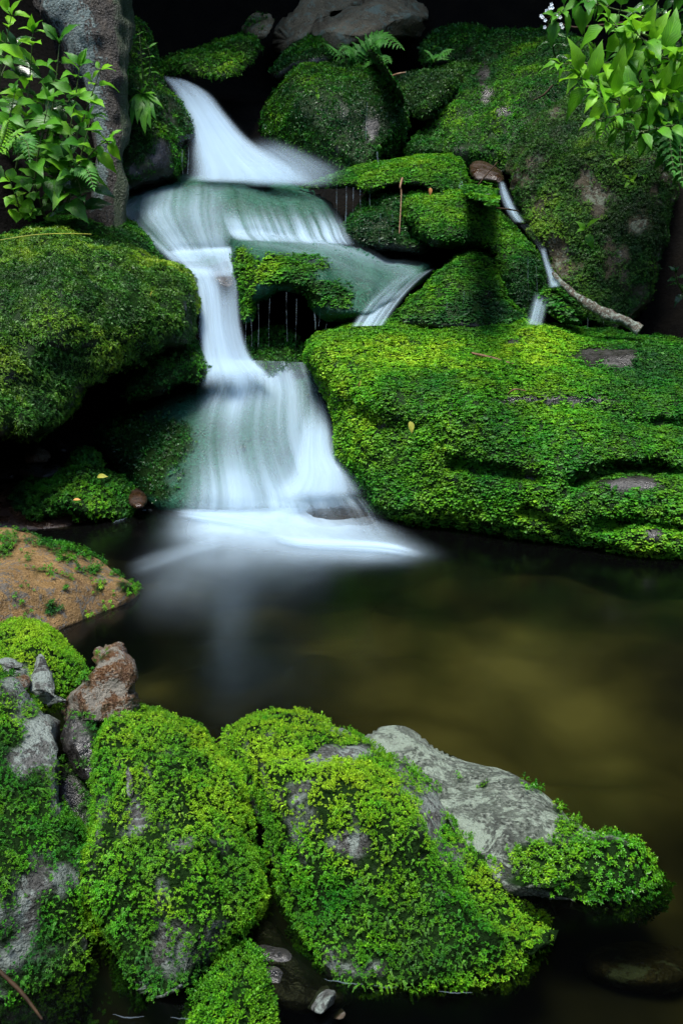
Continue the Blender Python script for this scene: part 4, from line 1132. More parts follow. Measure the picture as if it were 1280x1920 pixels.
def fall(label, secs, mat, hug=(), nv=60, nu=28, bulge=.0, edge=.16, off=.012, layers=2, gap=.018, ends=(.12, .12), jitter=0.0, on_water=None, name='waterfall', parent=None, seed=0, k=1.0, lumps=0.0, halo=.35):
    """secs: (xL, yL, DL, xR, yR, DR, [densities across]) down the flow"""
    nd = max(len(s[6]) for s in secs)
    rows = []
    for s in secs:
        d = np.interp(np.linspace(0, 1, nd), np.linspace(0, 1, len(s[6])), s[6])
        rows.append(list(s[:6]) + list(d))
    S = spline(rows, nv)
    u = np.linspace(0, 1, nu)
    px = S[:, 0:1] * (1 - u) + S[:, 3:4] * u
    py = S[:, 1:2] * (1 - u) + S[:, 4:5] * u
    D = S[:, 2:3] * (1 - u) + S[:, 5:6] * u - bulge * (4 * u * (1 - u))
    dens = np.stack([np.interp(u, np.linspace(0, 1, nd), np.clip(r, 0, 2)) for r in S[:, 6:]])
    if on_water is not None:
        D = ground_D(py, on_water)
    elif hug:
        rd = rock_depth(px.ravel(), py.ravel(), hug).reshape(px.shape)
        D = np.where(rd < 1e8, np.minimum(D, rd - off), D)
        for _ in range(3):
            D[1:-1] = .25 * D[:-2] + .5 * D[1:-1] + .25 * D[2:]
            D[:, 1:-1] = .25 * D[:, :-2] + .5 * D[:, 1:-1] + .25 * D[:, 2:]
        if len(hug): D = np.where(rd < 1e8, np.minimum(D, rd - off * .6), D)
    fade = sstep(0, edge, u) * sstep(0, edge, 1 - u)
    t = np.linspace(0, 1, nv)
    fv = (sstep(0, ends[0], t) if ends[0] else 1 + 0 * t) * (sstep(0, ends[1], 1 - t) if ends[1] else 1 + 0 * t)
    dens = dens * fade[None] * fv[:, None] * k
    W0 = pt(px, py, D)
    vlen = np.r_[0, np.cumsum(np.linalg.norm(np.diff(W0[:, nu // 2], axis=0), axis=1))]
    parts_, A, UV = [], [], []
    ii = np.arange(nv * nu).reshape(nv, nu)
    Q = np.stack([ii[:-1, :-1], ii[1:, :-1], ii[1:, 1:], ii[:-1, 1:]], -1).reshape(-1, 4)
    for l in range(layers):
        if on_water is not None:
            W = pt(px, py, ground_D(py, on_water + gap * l))
        else:
            W = pt(px, py, D - gap * l)
        if lumps:
            W = W + (lumps * fbm(W.reshape(-1, 3), 5, 3, seed + l)).reshape(nv, nu, 1) * np.array([0, -.4, 1])
        parts_.append((W.reshape(-1, 3), [Q]))
        A.append((dens * (1 if l == 0 else .75)).ravel())
        UV.append(np.c_[np.tile(u, nv) + l * .37 + seed * .71, np.repeat(vlen, nu) + l * .9 + seed])
    if halo and on_water is None:
        # thin spray reaching a little past the edges of the sheet
        cx, cyy = px.mean(1, keepdims=True), py.mean(1, keepdims=True)
        hx, hy = cx + (px - cx) * 1.22, cyy + (py - cyy) * 1.22
        parts_.append((pt(hx, hy, D - gap * layers - .004).reshape(-1, 3), [Q]))
        d0 = dens / np.maximum(fade[None], .05)
        A.append((halo * np.minimum(d0, 1) * (sstep(0, .42, u) * sstep(0, .42, 1 - u))[None]).ravel())
        UV.append(np.c_[np.tile(u, nv) * .5 + seed, np.repeat(vlen, nu) * .6 + seed * 2])
    V, fl = merge(parts_)
    o = mesh_obj(name, V, fl, M[mat], parent, attrs={'dens': np.concatenate(A)}, uv=np.concatenate(UV))
    if parent is None: tag(o, label, None, None, 'structure')
    return o


fall('white upper fall tumbling from under the mossy log', [
    (296, 138, 5.62, 345, 146, 5.62, [.3, .4, .3]), (318, 168, 5.5, 395, 172, 5.52, [.6, .7, .4]), (338, 205, 5.38, 430, 215, 5.4, [.9, .95, .7]), (350, 245, 5.26, 470, 258, 5.28, [.95, 1, .7]),
    (352, 290, 5.14, 520, 290, 5.12, [1, 1, .8, .6]), (350, 322, 5.03, 575, 318, 5.0, [1, 1, .9, .6]), (340, 342, 4.96, 620, 352, 4.9, [.9, 1, .9, .5])], 'veil_soft', bulge=.05, layers=3, gap=.03, ends=(.08, .1), seed=1, edge=.22)
fall('soft spray drifting off the foot of the upper fall', [
    (430, 268, 5.0, 500, 245, 5.1, [.1, .2, .1]), (450, 300, 4.95, 590, 280, 5.0, [.35, .45, .1]), (440, 330, 4.9, 670, 318, 4.9, [.5, .5, .1]), (430, 352, 4.86, 650, 356, 4.86, [.4, .5, .1])], 'veil_soft', layers=2, gap=.06, ends=(.3, .2), edge=.3, seed=2)
fall('thin veil spilling over the left half of the slick ledge', [
    (250, 348, 5, 430, 331, 5, [.25, .3, .2, .1]), (226, 378, 4.9, 440, 360, 4.9, [.55, .5, .45, .12]), (222, 405, 4.8, 440, 395, 4.8, [.7, .75, .65, .2]), (258, 440, 4.7, 438, 435, 4.7, [.8, .8, .75, .35]), (292, 470, 4.5, 440, 468, 4.5, [.95, .95, .95, .8]), (312, 490, 4.42, 446, 490, 4.42, [1, 1, 1, .9])],
     'veil', hug=('W1',), layers=2, ends=(.15, .0), seed=3)
fall('smooth dark sheet and white fringe over the right half of the slick ledge', [
    (395, 330, 5, 585, 350, 5, [.2, .08, .06]), (395, 365, 4.9, 622, 380, 4.9, [.12, .10, .10]), (398, 395, 4.8, 640, 402, 4.8, [.3, .28, .22]), (405, 418, 4.7, 652, 424, 4.7, [.75, .75, .7]), (415, 438, 4.6, 660, 446, 4.55, [.95, 1, 1]), (430, 452, 4.5, 670, 462, 4.5, [.5, .6, .7])],
     'veil_fringe', hug=('W1', 'W2'), layers=2, ends=(.1, .1), edge=.08, seed=4)
fall('shallow foaming basin above the narrow chute', [
    (296, 470, 4.5, 452, 458, 4.5, [.8, .9, .7]), (318, 488, 4.4, 452, 482, 4.42, [.9, .55, .9]), (340, 504, 4.34, 454, 502, 4.36, [1, .7, .9]), (360, 524, 4.3, 452, 520, 4.33, [.9, .6, .7])], 'veil_soft', hug=('W13',), layers=2, ends=(.15, .15), seed=5, bulge=.02)
fall('bright narrow chute falling between the shaggy boulder and the overhang', [
    (330, 496, 4.34, 452, 500, 4.36, [.9, .8, .3, .6]), (358, 530, 4.26, 452, 530, 4.3, [1, 1, .15, .6]), (368, 570, 4.2, 452, 570, 4.24, [1, 1, .75, .5]), (370, 620, 4.15, 458, 620, 4.17, [1, 1.1, 1, .5]), (374, 668, 4.09, 474, 666, 4.11, [1, 1.1, 1, .6]), (372, 700, 4.02, 505, 696, 4.04, [1, 1.1, 1, .8]), (366, 735, 3.95, 545, 730, 3.97, [.4, .6, .6, .3])], 'veil_soft', layers=2, gap=.02, bulge=.05, ends=(.08, .2), seed=6, edge=.13)
fall('wide lowest veil sliding over the mossy hump into the pool', [
    (372, 672, 4.2, 592, 680, 4.2, [.9, 1.2, 1.2, 1, .6, .4]), (368, 722, 4.1, 612, 724, 4.1, [.55, 1.15, 1.1, .75, .9, .5]), (345, 770, 4.0, 622, 766, 4.0, [.10, .65, .7, .5, 1, .6]), (332, 820, 4, 632, 812, 4, [.05, .34, .46, .45, 1, .8]), (330, 862, 4, 650, 855, 4, [.08, .5, .62, .55, 1, .9]), (330, 900, 4, 672, 892, 3.9, [.3, .85, .9, .8, 1.05, .9]), (324, 935, 3.66, 704, 930, 3.7, [.5, 1.05, 1.05, 1.05, 1.1, .8]), (312, 975, 3.58, 725, 975, 3.58, [.7, .95, .95, .95, .95, .6])],
     'veil', hug=('W11',), layers=2, gap=.02, off=.022, ends=(0, .12), edge=.2, seed=7, nv=80, nu=44)
fall('white rush pouring down beside the broad flat-topped boulder', [
    (575, 735, 3.95, 615, 735, 3.95, [.4, .5, .4]), (560, 790, 3.86, 628, 790, 3.9, [.6, .8, .6]), (548, 850, 3.72, 640, 850, 3.76, [.8, 1, .8]), (530, 890, 3.64, 672, 885, 3.66, [.8, 1, .8]), (495, 925, 3.58, 695, 920, 3.6, [.7, .9, .7]), (470, 950, 3.55, 700, 942, 3.57, [.4, .5, .4])], 'veil_soft', layers=2, gap=.03, ends=(.3, .25), edge=.3, seed=8, bulge=.03)
fall('foam boiling over the smooth stone at the foot of the falls', [
    (500, 940, 3.58, 690, 925, 3.6, [.6, .7, .5, .5]), (500, 962, 3.5, 715, 955, 3.5, [.7, .25, .2, .4]), (496, 985, 3.44, 735, 985, 3.42, [.9, .12, .12, .5]), (490, 1006, 3.38, 760, 1008, 3.34, [1, .7, .5, .75]), (480, 1022, 3.3, 790, 1030, 3.25, [.9, 1, 1, .9])], 'veil_fringe', hug=('W12',), layers=2, ends=(.15, .1), edge=.18, seed=9, off=.006)
fall('foam fanning out across the pool from the falls', [
    (312, 938, 0, 700, 935, 0, [.9, 1.2, 1.2, 1]), (286, 962, 0, 735, 966, 0, [.7, 1.2, 1.2, 1.1, .7]), (255, 992, 0, 800, 1002, 0, [.2, .85, 1.05, .9, .8, .6]), (228, 1022, 0, 860, 1035, 0, [.10, .4, .5, .6, .8, .45]), (205, 1055, 0, 860, 1062, 0, [.08, .36, .26, .16, .1, 0]), (190, 1090, 0, 780, 1095, 0, [.05, .24, .14, .06, 0, 0]), (180, 1140, 0, 700, 1140, 0, [.0, .10, .08, .03, 0, 0]), (180, 1200, 0, 700, 1200, 0, [0, 0, 0, 0])],
     'foam', on_water=.006, layers=2, gap=.012, ends=(.06, .05), edge=.3, seed=10, nv=60, nu=44, name='foam')
for lab, secs, sd in [
    ('bright foam streak curling past the stone at the foot of the falls', [(470, 990, 0, 500, 1016, 0, [.4]), (560, 1004, 0, 560, 1030, 0, [1, 1]), (660, 1008, 0, 650, 1036, 0, [1, 1]), (740, 1016, 0, 720, 1040, 0, [1, .9]), (815, 1040, 0, 800, 1052, 0, [.5, .3])], 31),
    ('bright foam streak under the left end of the lowest veil', [(318, 952, 0, 330, 972, 0, [.4]), (380, 950, 0, 390, 984, 0, [1, .9]), (460, 956, 0, 470, 1000, 0, [1, .9]), (530, 968, 0, 520, 1012, 0, [.8, .8])], 32),
    ('faint foam trail drifting toward the tan boulder', [(420, 990, 0, 440, 1030, 0, [.4]), (350, 1010, 0, 360, 1050, 0, [.3]), (280, 1030, 0, 300, 1075, 0, [.2]), (220, 1055, 0, 240, 1095, 0, [.1])], 33)]:
    fall(lab, secs, 'foam', on_water=.012, layers=2, gap=.010, ends=(.25, .25), edge=.4, seed=sd, nv=40, nu=20, name='foam')
fall('clear sheet sliding across the top of the dripping overhang', [
    (448, 430, 4.6, 452, 466, 4.6, [.6, .4, .1]), (540, 434, 4.6, 535, 486, 4.6, [.85, .4, .1]), (630, 448, 4.6, 610, 512, 4.6, [.95, .42, .12]), (715, 470, 4.7, 660, 545, 4.6, [.8, .3, .16]), (775, 484, 4.7, 680, 560, 4.6, [.6, .3, .25]), (812, 500, 4.7, 670, 590, 4.6, [.6, .5, .4])], 'veil_soft', hug=('W2',), layers=1, ends=(.1, .1), edge=.2, seed=11, k=.8)
fall('short fan of water dropping off the end of the overhang', [
    (822, 500, 4.5, 735, 520, 4.42, [.35, .3, .2]), (795, 520, 4.38, 705, 550, 4.25, [.4, .35, .3]), (765, 550, 4.22, 682, 572, 4.1, [.5, .8, .35]), (742, 580, 4.08, 668, 592, 4.0, [.5, 1, .5]), (722, 610, 3.98, 655, 612, 3.94, [.7, 1, .6])], 'veil', hug=('W2',), layers=2, ends=(.12, 0), edge=.15, seed=12)
fall('slim upper trickle of the side cascade', [
    (932, 338, 4.74, 946, 338, 4.74, [.5]), (934, 365, 4.68, 956, 362, 4.68, [.8]), (946, 395, 4.6, 972, 395, 4.6, [.9]), (962, 420, 4.54, 988, 418, 4.54, [.8])], 'veil', layers=2, edge=.45, seed=13, nu=12, bulge=.03, nv=30)
fall('dark runnel between the arched moss and the mottled boulder', [
    (968, 420, 4.52, 990, 416, 4.52, [.12]), (995, 450, 4.4, 1012, 446, 4.4, [.06]), (1012, 475, 4.3, 1028, 470, 4.3, [.3])], 'veil', layers=1, edge=.3, seed=14, nu=12, nv=24)
fall('middle drop of the side cascade', [
    (1008, 465, 4.3, 1024, 462, 4.3, [.5]), (1016, 495, 4.2, 1032, 492, 4.2, [.8]), (1022, 520, 4.12, 1044, 515, 4.12, [.9]), (1024, 542, 4.05, 1058, 538, 4.05, [.9])], 'veil', layers=2, edge=.45, seed=15, nu=12, bulge=.03, nv=30)
fall('lowest splayed drop of the side cascade behind the flat-topped boulder', [
    (1000, 545, 4.2, 1030, 550, 4.1, [.4]), (992, 570, 4.14, 1028, 570, 4.06, [.6, .9, .8]), (985, 595, 4.1, 1022, 596, 4.04, [.5, 1, .9]), (975, 618, 4.08, 1018, 618, 4.02, [.5, 1, 1])], 'veil', layers=2, edge=.4, seed=16, nu=14, nv=30)

# thin strands dripping off mossy lips: nobody could count them
drips = []
for x, y0, y1, D, w in [(632, 345, 420, 4.76, 3), (648, 350, 425, 4.76, 3.4), (661, 352, 420, 4.76, 2.6), (676, 350, 400, 4.75, 2.4), (694, 355, 385, 4.72, 2.4), (460, 603, 668, 4.08, 2.6), (471, 598, 650, 4.1, 1.6), (484, 570, 650, 4.1, 1.6), (505, 560, 650, 4.06, 1.5), (538, 548, 640, 4.04, 1.6), (555, 560, 690, 4.0, 1.6), (590, 585, 618, 3.96, 4.0), (598, 590, 612, 3.96, 3.0),
                        (611, 604, 620, 3.96, 1.6), (712, 400, 455, 4.5, 1.8), (735, 400, 440, 4.52, 1.6), (862, 320, 352, 4.68, 5), (866, 340, 358, 4.66, 4), (343, 282, 326, 4.8, 3), (353, 276, 326, 4.8, 3), (388, 712, 728, 3.78, 1.8), (990, 470, 560, 4.18, 1.4), (1005, 500, 590, 4.16, 1.4), (836, 560, 585, 3.98, 1.5), (868, 545, 580, 3.98, 1.5), (1130, 590, 616, 4.08, 2.2), (1100, 596, 616, 4.08, 2.0), (708, 285, 306, 5.05, 4), (687, 190, 260, 5.13, 2.2)]:
    n = 16
    ys = np.linspace(y0, y1, n)
    V, fl = tube(pt(x + 1.2 * np.sin(np.linspace(0, 3, n) + x), ys, np.full(n, D - .05)), (w * .34 / F * D) * np.clip(.65 + .8 * noise(np.c_[ys / 9, ys * 0 + x, ys * 0], 5), .12, 1.2), 6)
    drips.append((V, fl))
V, fl = merge(drips)
o = mesh_obj('dripping_water', V, fl, M['drip'], attrs={'dens': np.full(len(V), .28)}, uv=np.c_[V[:, 0] * 9, V[:, 2] * 3])
tag(o, 'thin strands of water dripping from the mossy lips', None, None, 'stuff')
# ------------------------------------------------------------------ leaves
def leaf_shape(L, W, teeth=0, droop=.25, fold=.22, pointy=1.0, r=random):
    n = 9
    s = np.linspace(0, 1, n)
    w = W * .5 * np.sin(np.pi * s ** .8) ** .9 * (1 - .45 * pointy * s ** 2)
    w[0], w[-1] = W * .02, 0.0
    if teeth: w[1:-1] *= 1 + teeth * np.where(np.arange(1, n - 1) % 2, .5, -.5)
    x = L * (s - .06 * droop * s * s)
    z = -L * droop * s ** 2 + .05 * L * np.sin(s * 3)
    tw = r.uniform(-.25, .25)
    V, UV = [], []
    for sd in (-1, 0, 1):
        ripple = .03 * L * np.sin(s * 9 + sd) * abs(sd)
        V.append(np.c_[x - .03 * L * abs(sd) * s, sd * w, z + abs(sd) * w * fold * 1.6 + ripple + tw * sd * w])
        UV.append(np.c_[np.full(n, sd), s])
    V, UV = np.concatenate(V), np.concatenate(UV)
    i = np.arange(n - 1)
    Q = np.r_[np.c_[i + n, i + n + 1, i + 1, i], np.c_[i + 2 * n, i + 2 * n + 1, i + n + 1, i + n]]
    return V, Q[:, ::-1], UV


def place(V, base, d, n):
    d = np.asarray(d, float) / np.linalg.norm(d)
    s = np.cross(n, d); s /= np.linalg.norm(s)
    n2 = np.cross(d, s)
    return np.asarray(base) + V[:, 0:1] * d + V[:, 1:2] * s + V[:, 2:3] * n2


class Foliage:
    def __init__(self): self.V, self.Q, self.UV, self.R, self.o = [], [], [], [], 0

    def leaf(self, base, d, n, L, W, **k):
        V, Q, UV = leaf_shape(L, W, **k)
        self.V.append(place(V, base, d, n)); self.Q.append(Q + self.o); self.UV.append(UV)
        self.R.append(np.full(len(V), random.random())); self.o += len(V)

    def build(self, name, mat, root):
        return part(name, np.concatenate(self.V), np.concatenate(self.Q), mat, root, attrs={'rnd': np.concatenate(self.R)}, uv=np.concatenate(self.UV))


TOCAM = np.array([0, -1.0, .25])


def leafy_plant(label, path, L, ratio=.5, nodes=5, mat='leaf', group=None, r0=.006, name='leafy_plant', cat='plant', start=.3, grow=.45, tip_tuft=True, teeth=.16, droop=.3, pointy=1.0, cam_bias=.3):
    """path: pixel+depth points root -> tip; opposite, crossing pairs of leaves"""
    P = np.asarray(path, float)
    S = spline(pt(P[:, 0], P[:, 1], P[:, 2]), 24)
    root = tag(empty(name, S[0]), label, cat, group)
    stems = [tube(S, r0 * (1 - .7 * np.linspace(0, 1, 24)), 6)]
    fo = Foliage()
    T = norm(np.gradient(S, axis=0))
    az0 = random.uniform(0, 3)
    for k in range(nodes):
        u = start + (1 - start) * k / max(1, nodes - 1)
        i = min(23, int(u * 23))
        t = T[i]
        a = norm(np.cross(t, [.3, .2, .9])); b = np.cross(t, a)
        for sgn in (0, 1):
            az = az0 + k * 1.57 + sgn * math.pi + random.uniform(-.35, .35)
            out = math.cos(az) * a + math.sin(az) * b + TOCAM * cam_bias * random.uniform(.3, 1.1)
            d = norm(out + t * (.25 + .5 * (k == nodes - 1)) + np.array([0, 0, random.uniform(-.55, .2)]))
            n = norm(np.array([random.uniform(-.4, .4), -.85 + random.uniform(-.4, .3), .8]))
            if abs(n @ d) > .9: n = norm(n + np.array([0, -.8, .2]))
            sz = L * (1 - grow * (u - start) / (1 - start) * random.uniform(.6, 1.2)) * random.uniform(.55, 1.2)
            pet = S[i] + d * sz * .18
            stems.append(tube(np.array([S[i], (S[i] + pet) / 2 + [0, 0, .004], pet]), [r0 * .45] * 3, 5))
            fo.leaf(pet, d, n, sz, sz * ratio * random.uniform(.9, 1.1), teeth=teeth, droop=droop * random.uniform(.4, 1.6), pointy=pointy)
    if tip_tuft:
        for q in range(2):
            fo.leaf(S[-1], norm(T[-1] + rng.normal(size=3) * .5 + TOCAM * .3), norm(np.array([0, -.6, 1.0]) + rng.normal(size=3) * .2), L * .45, L * .2, droop=.2)
    V, fl = merge(stems)
    part('stem', V, fl, M['stem'], root)
    fo.build('foliage', M[mat], root)
    return root


LP = 'broad-leaved plants on the bank around the bark trunk'
left = [
    ('pointed-leaf plant whose pale top leaves reach the upper corner', [(-10, 300, 4.2), (0, 150, 4.1), (22, 30, 3.98)], .165, 6, 'leaf_bright'),
    ('pointed-leaf plant with a pale heart-shaped leaf hanging beside the lichen bark', [(30, 320, 4.2), (52, 190, 4.1), (62, 62, 3.98)], .165, 6, 'leaf_bright'),
    ('pointed-leaf plant spreading its top pair of leaves over the pale lichen', [(70, 330, 4.18), (98, 210, 4.05), (112, 82, 3.98)], .15, 5, 'leaf'),
    ('tall pointed-leaf plant crossing in front of the lichen streak', [(100, 360, 4.15), (132, 240, 4.0), (150, 125, 3.92)], .16, 6, 'leaf'),
    ('leaning pointed-leaf plant whose tip crosses the right side of the bark', [(90, 380, 4.1), (150, 240, 3.95), (188, 132, 3.9)], .14, 5, 'leaf_bright'),
    ('pointed-leaf plant with the lowest hanging oval leaf above the round leaves', [(60, 400, 4.1), (72, 290, 3.98), (92, 190, 3.92)], .15, 5, 'leaf'),
    ('short pointed-leaf plant with drooping leaves before the trunk foot', [(120, 400, 4.1), (150, 300, 3.95), (170, 225, 3.9)], .15, 4, 'leaf'),
    ('glossy pointed-leaf plant ending beside the dark trunk foot', [(110, 390, 4.1), (170, 290, 3.95), (208, 258, 3.88)], .12, 5, 'leaf_bright'),
    ('shaded pointed-leaf plant low at the picture edge above the small ferns', [(-30, 330, 4.1), (10, 250, 4.0), (28, 175, 3.95)], .13, 5, 'leaf'),
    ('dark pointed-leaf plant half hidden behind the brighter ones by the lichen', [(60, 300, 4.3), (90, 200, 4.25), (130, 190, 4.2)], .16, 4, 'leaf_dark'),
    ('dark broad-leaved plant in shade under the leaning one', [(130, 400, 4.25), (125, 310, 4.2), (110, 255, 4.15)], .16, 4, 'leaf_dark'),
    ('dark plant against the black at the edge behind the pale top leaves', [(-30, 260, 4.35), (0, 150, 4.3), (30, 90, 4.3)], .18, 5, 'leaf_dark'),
    ('shaded plant filling the middle of the bank behind the tall crossing one', [(40, 330, 4.28), (80, 260, 4.2), (85, 190, 4.15)], .15, 5, 'leaf'),
    ('low shaded plant with leaves over the ledge moss, right of the round leaves', [(150, 410, 4.1), (150, 350, 4.0), (128, 300, 3.95)], .13, 4, 'leaf_dark'),
]
for lab, path, L, nd, mt in left:
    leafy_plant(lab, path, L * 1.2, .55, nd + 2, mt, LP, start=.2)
leafy_plant('low plant of glossy round leaves on the dark-green moss ledge', [(40, 405, 4.15), (34, 380, 4.05), (20, 340, 3.98)], .075, .95, 6, 'leaf_bright', start=.1, teeth=0, pointy=.1, grow=.1, name='round_leaf_plant')
leafy_plant('second round-leaved plant with wet shining leaves beside the trunk foot', [(85, 408, 4.15), (75, 375, 4.05), (66, 345, 3.98)], .075, .9, 5, 'leaf', start=.1, teeth=0, pointy=.1, grow=.1, name='round_leaf_plant')
leafy_plant('tiny round-leaved sprout at the very foot of the pointed-leaf plants', [(60, 412, 4.1), (58, 402, 4.05), (62, 392, 4.0)], .035, .9, 4, 'leaf_bright', start=.1, teeth=0, pointy=.1, name='round_leaf_plant')

RP = 'bright leafy plants overhanging the mottled boulder'
right = [
    ('bright plant with the large toothed leaf lowest over the mottled boulder', [(1300, 220, 3.95), (1180, 185, 3.8), (1085, 145, 3.7)], .22, 5, 'leaf_bright'),
    ('bright plant whose pale leaf tip reaches farthest toward the small white flowers', [(1300, 150, 3.95), (1170, 120, 3.8), (1050, 120, 3.72)], .17, 5, 'leaf_bright'),
    ('bright plant with a broad sunlit leaf at its top against the dark', [(1310, 190, 3.9), (1240, 110, 3.75), (1190, 60, 3.66)], .25, 4, 'leaf_bright'),
    ('bright plant leaning from the corner with leaves seen edge on', [(1320, 120, 3.9), (1220, 70, 3.78), (1140, 45, 3.7)], .2, 4, 'leaf_bright'),
    ('bright plant with long curved leaf pointing down to the seedlings', [(1320, 260, 3.85), (1260, 190, 3.72), (1195, 165, 3.62)], .21, 4, 'leaf_bright'),
    ('bright plant with upright young pair of leaves in the middle of the clump', [(1310, 250, 3.85), (1250, 180, 3.72), (1215, 115, 3.65)], .17, 4, 'leaf_bright'),
    ('darker plant behind the bright ones at the upper edge', [(1330, 60, 4.1), (1200, 30, 4.05), (1090, 0, 4.0)], .2, 5, 'leaf'),
    ('darker plant with narrow leaves against the twiggy black gap', [(1150, -60, 4.3), (1090, -10, 4.25), (1040, 30, 4.2)], .17, 4, 'leaf'),
    ('shaded plant under the bright clump with small hanging leaves', [(1310, 300, 3.95), (1240, 260, 3.85), (1150, 240, 3.8)], .12, 5, 'leaf'),
    ('shaded plant low beside the drooping fern with leaves in pairs', [(1320, 330, 3.9), (1270, 300, 3.8), (1215, 265, 3.75)], .11, 5, 'leaf'),
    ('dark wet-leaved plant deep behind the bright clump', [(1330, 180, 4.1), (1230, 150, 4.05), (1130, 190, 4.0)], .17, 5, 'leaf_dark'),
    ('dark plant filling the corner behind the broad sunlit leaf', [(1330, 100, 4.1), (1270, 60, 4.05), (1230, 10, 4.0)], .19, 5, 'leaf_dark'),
    ('bright plant low in the clump whose leaves hang over the fern frond', [(1310, 200, 3.85), (1200, 200, 3.72), (1120, 175, 3.65)], .17, 4, 'leaf_bright'),
    ('leafy plant between the edge-on leaves and the broad sunlit leaf', [(1330, 140, 3.95), (1250, 110, 3.85), (1165, 105, 3.75)], .2, 5, 'leaf'),
    ('bright plant drooping lowest, its leaf pairs in front of the hanging fern', [(1330, 230, 3.8), (1260, 235, 3.68), (1190, 250, 3.6)], .15, 4, 'leaf'),
    ('bright plant leaning out over the bare grey patch of the mottled boulder', [(1320, 190, 3.85), (1210, 205, 3.7), (1120, 225, 3.62)], .13, 4, 'leaf_bright'),
]
for lab, path, L, nd, mt in right:
    leafy_plant(lab, path, L * .88, .5, nd + 5, mt, RP, start=.25, cam_bias=.35)

SD = 'seedlings growing out of the mottled boulder'
for lab, x, y, D, L, mt in [
    ('lime seedling with four notched leaves, brightest on the mottled boulder', 1096, 432, 4.12, .075, 'leaf_bright'),
    ('tiny two-leaved seedling high on the mottled boulder near the hanging leaves', 1152, 302, 4.2, .035, 'leaf_bright'),
    ('tiny pale seedling right of the grey bare patch on the mottled boulder', 1180, 338, 4.2, .04, 'leaf_bright'),
    ('tiny seedling at the far side of the mottled boulder beside the fern tips', 1210, 333, 4.22, .03, 'leaf'),
    ('tiny dark seedling just above the grey bare patch', 1160, 322, 4.2, .03, 'leaf')]:
    leafy_plant(lab, [(x, y + 10, D + .08), (x, y + 4, D + .03), (x, y - 2, D)], L, .55, 2, mt, SD, r0=.002, start=.6, grow=.1, name='seedling', cat='seedling')
leafy_plant('two yellow-green leaflets sprouting on the round wet boulder', [(594, 176, 5.2), (594, 172, 5.14), (594, 168, 5.1)], .045, .6, 1, 'leaf_bright', r0=.002, name='seedling', cat='seedling')
leafy_plant('thin stalked weed growing above the rosette on the mossy bank stub', [(270, 165, 4.9), (266, 120, 4.82), (262, 66, 4.78)], .055, .4, 6, 'leaf', name='slender_weed', cat='plant', start=.2)
leafy_plant('second thin weed with spread top leaves beside the rosette', [(275, 160, 4.9), (282, 110, 4.8), (272, 78, 4.76)], .06, .35, 4, 'leaf', name='slender_weed', cat='plant', start=.3)
leafy_plant('small dark ground plant in the shadow at the far edge below the hanging fern', [(1290, 560, 4.2), (1272, 535, 4.15), (1265, 510, 4.1)], .08, .5, 4, 'leaf_dark', name='slender_weed', cat='plant')

# white-flowered stalk
P = spline(pt([1052, 1040, 1034, 1030, 1022], [128, 105, 80, 55, 30], [4.5, 4.45, 4.4, 4.36, 4.33]), 20)
root = tag(empty('flowering_stalk', P[0]), 'thin dark stalk of tiny white flowers before the black gap', 'flower')
st = [tube(P, .004 * (1 - .5 * np.linspace(0, 1, 20)), 6)]
fl = []
for k in range(16):
    b = P[random.randint(12, 19)]
    e = b + np.array([random.uniform(-.05, .05), random.uniform(-.06, .0), random.uniform(-.01, .05)])
    st.append(tube(np.array([b, (b + e) / 2, e]), [.0015] * 3, 5))
    for q in range(5):
        a = q * 1.256
        v, t = leaf6(e, (math.cos(a), -.4, math.sin(a)), (0, -1, .3), .010, .009, .1, .1)
        fl.append((v, [t]))
V, f = merge(st); part('stem', V, f, M['stem_brown'], root)
V, f = merge(fl); part('blossom', V, f, M['petal'], root)
fo = Foliage()
for u, a in [(4, 0), (5, 2.6), (8, .5), (9, 3.4), (12, -.2)]:
    fo.leaf(P[u], (math.cos(a), -.5, .2 * math.sin(a)), (0, -.5, 1), .09, .045, teeth=.3)
fo.build('foliage', M['leaf_dark'], root)

# rosette with long drooping blades
c = pt(268, 178, 4.72)
root = tag(empty('rosette_plant', c), 'rosette of long drooping notched blades on the mossy bank stub', 'plant')
fo = Foliage()
for dx, dy, L, n in [(6, 78, .24, 1), (-16, 66, .21, 1), (24, 52, .18, 1), (38, 22, .15, 1), (-4, 50, .19, 1), (14, 64, .22, 1), (-26, 18, .10, 1), (14, -28, .11, 1), (-14, -18, .09, 1), (30, -4, .1, 1)]:
    d = np.array([dx, -22 - abs(dy) * .25, -dy * .55]) / 60
    fo.leaf(c, norm(d), norm(np.array([0, -.8, .9])), L, L * .24, teeth=.2, droop=.35 if dy > 0 else .15, pointy=-.4)
fo.build('foliage', M['leaf'], root)


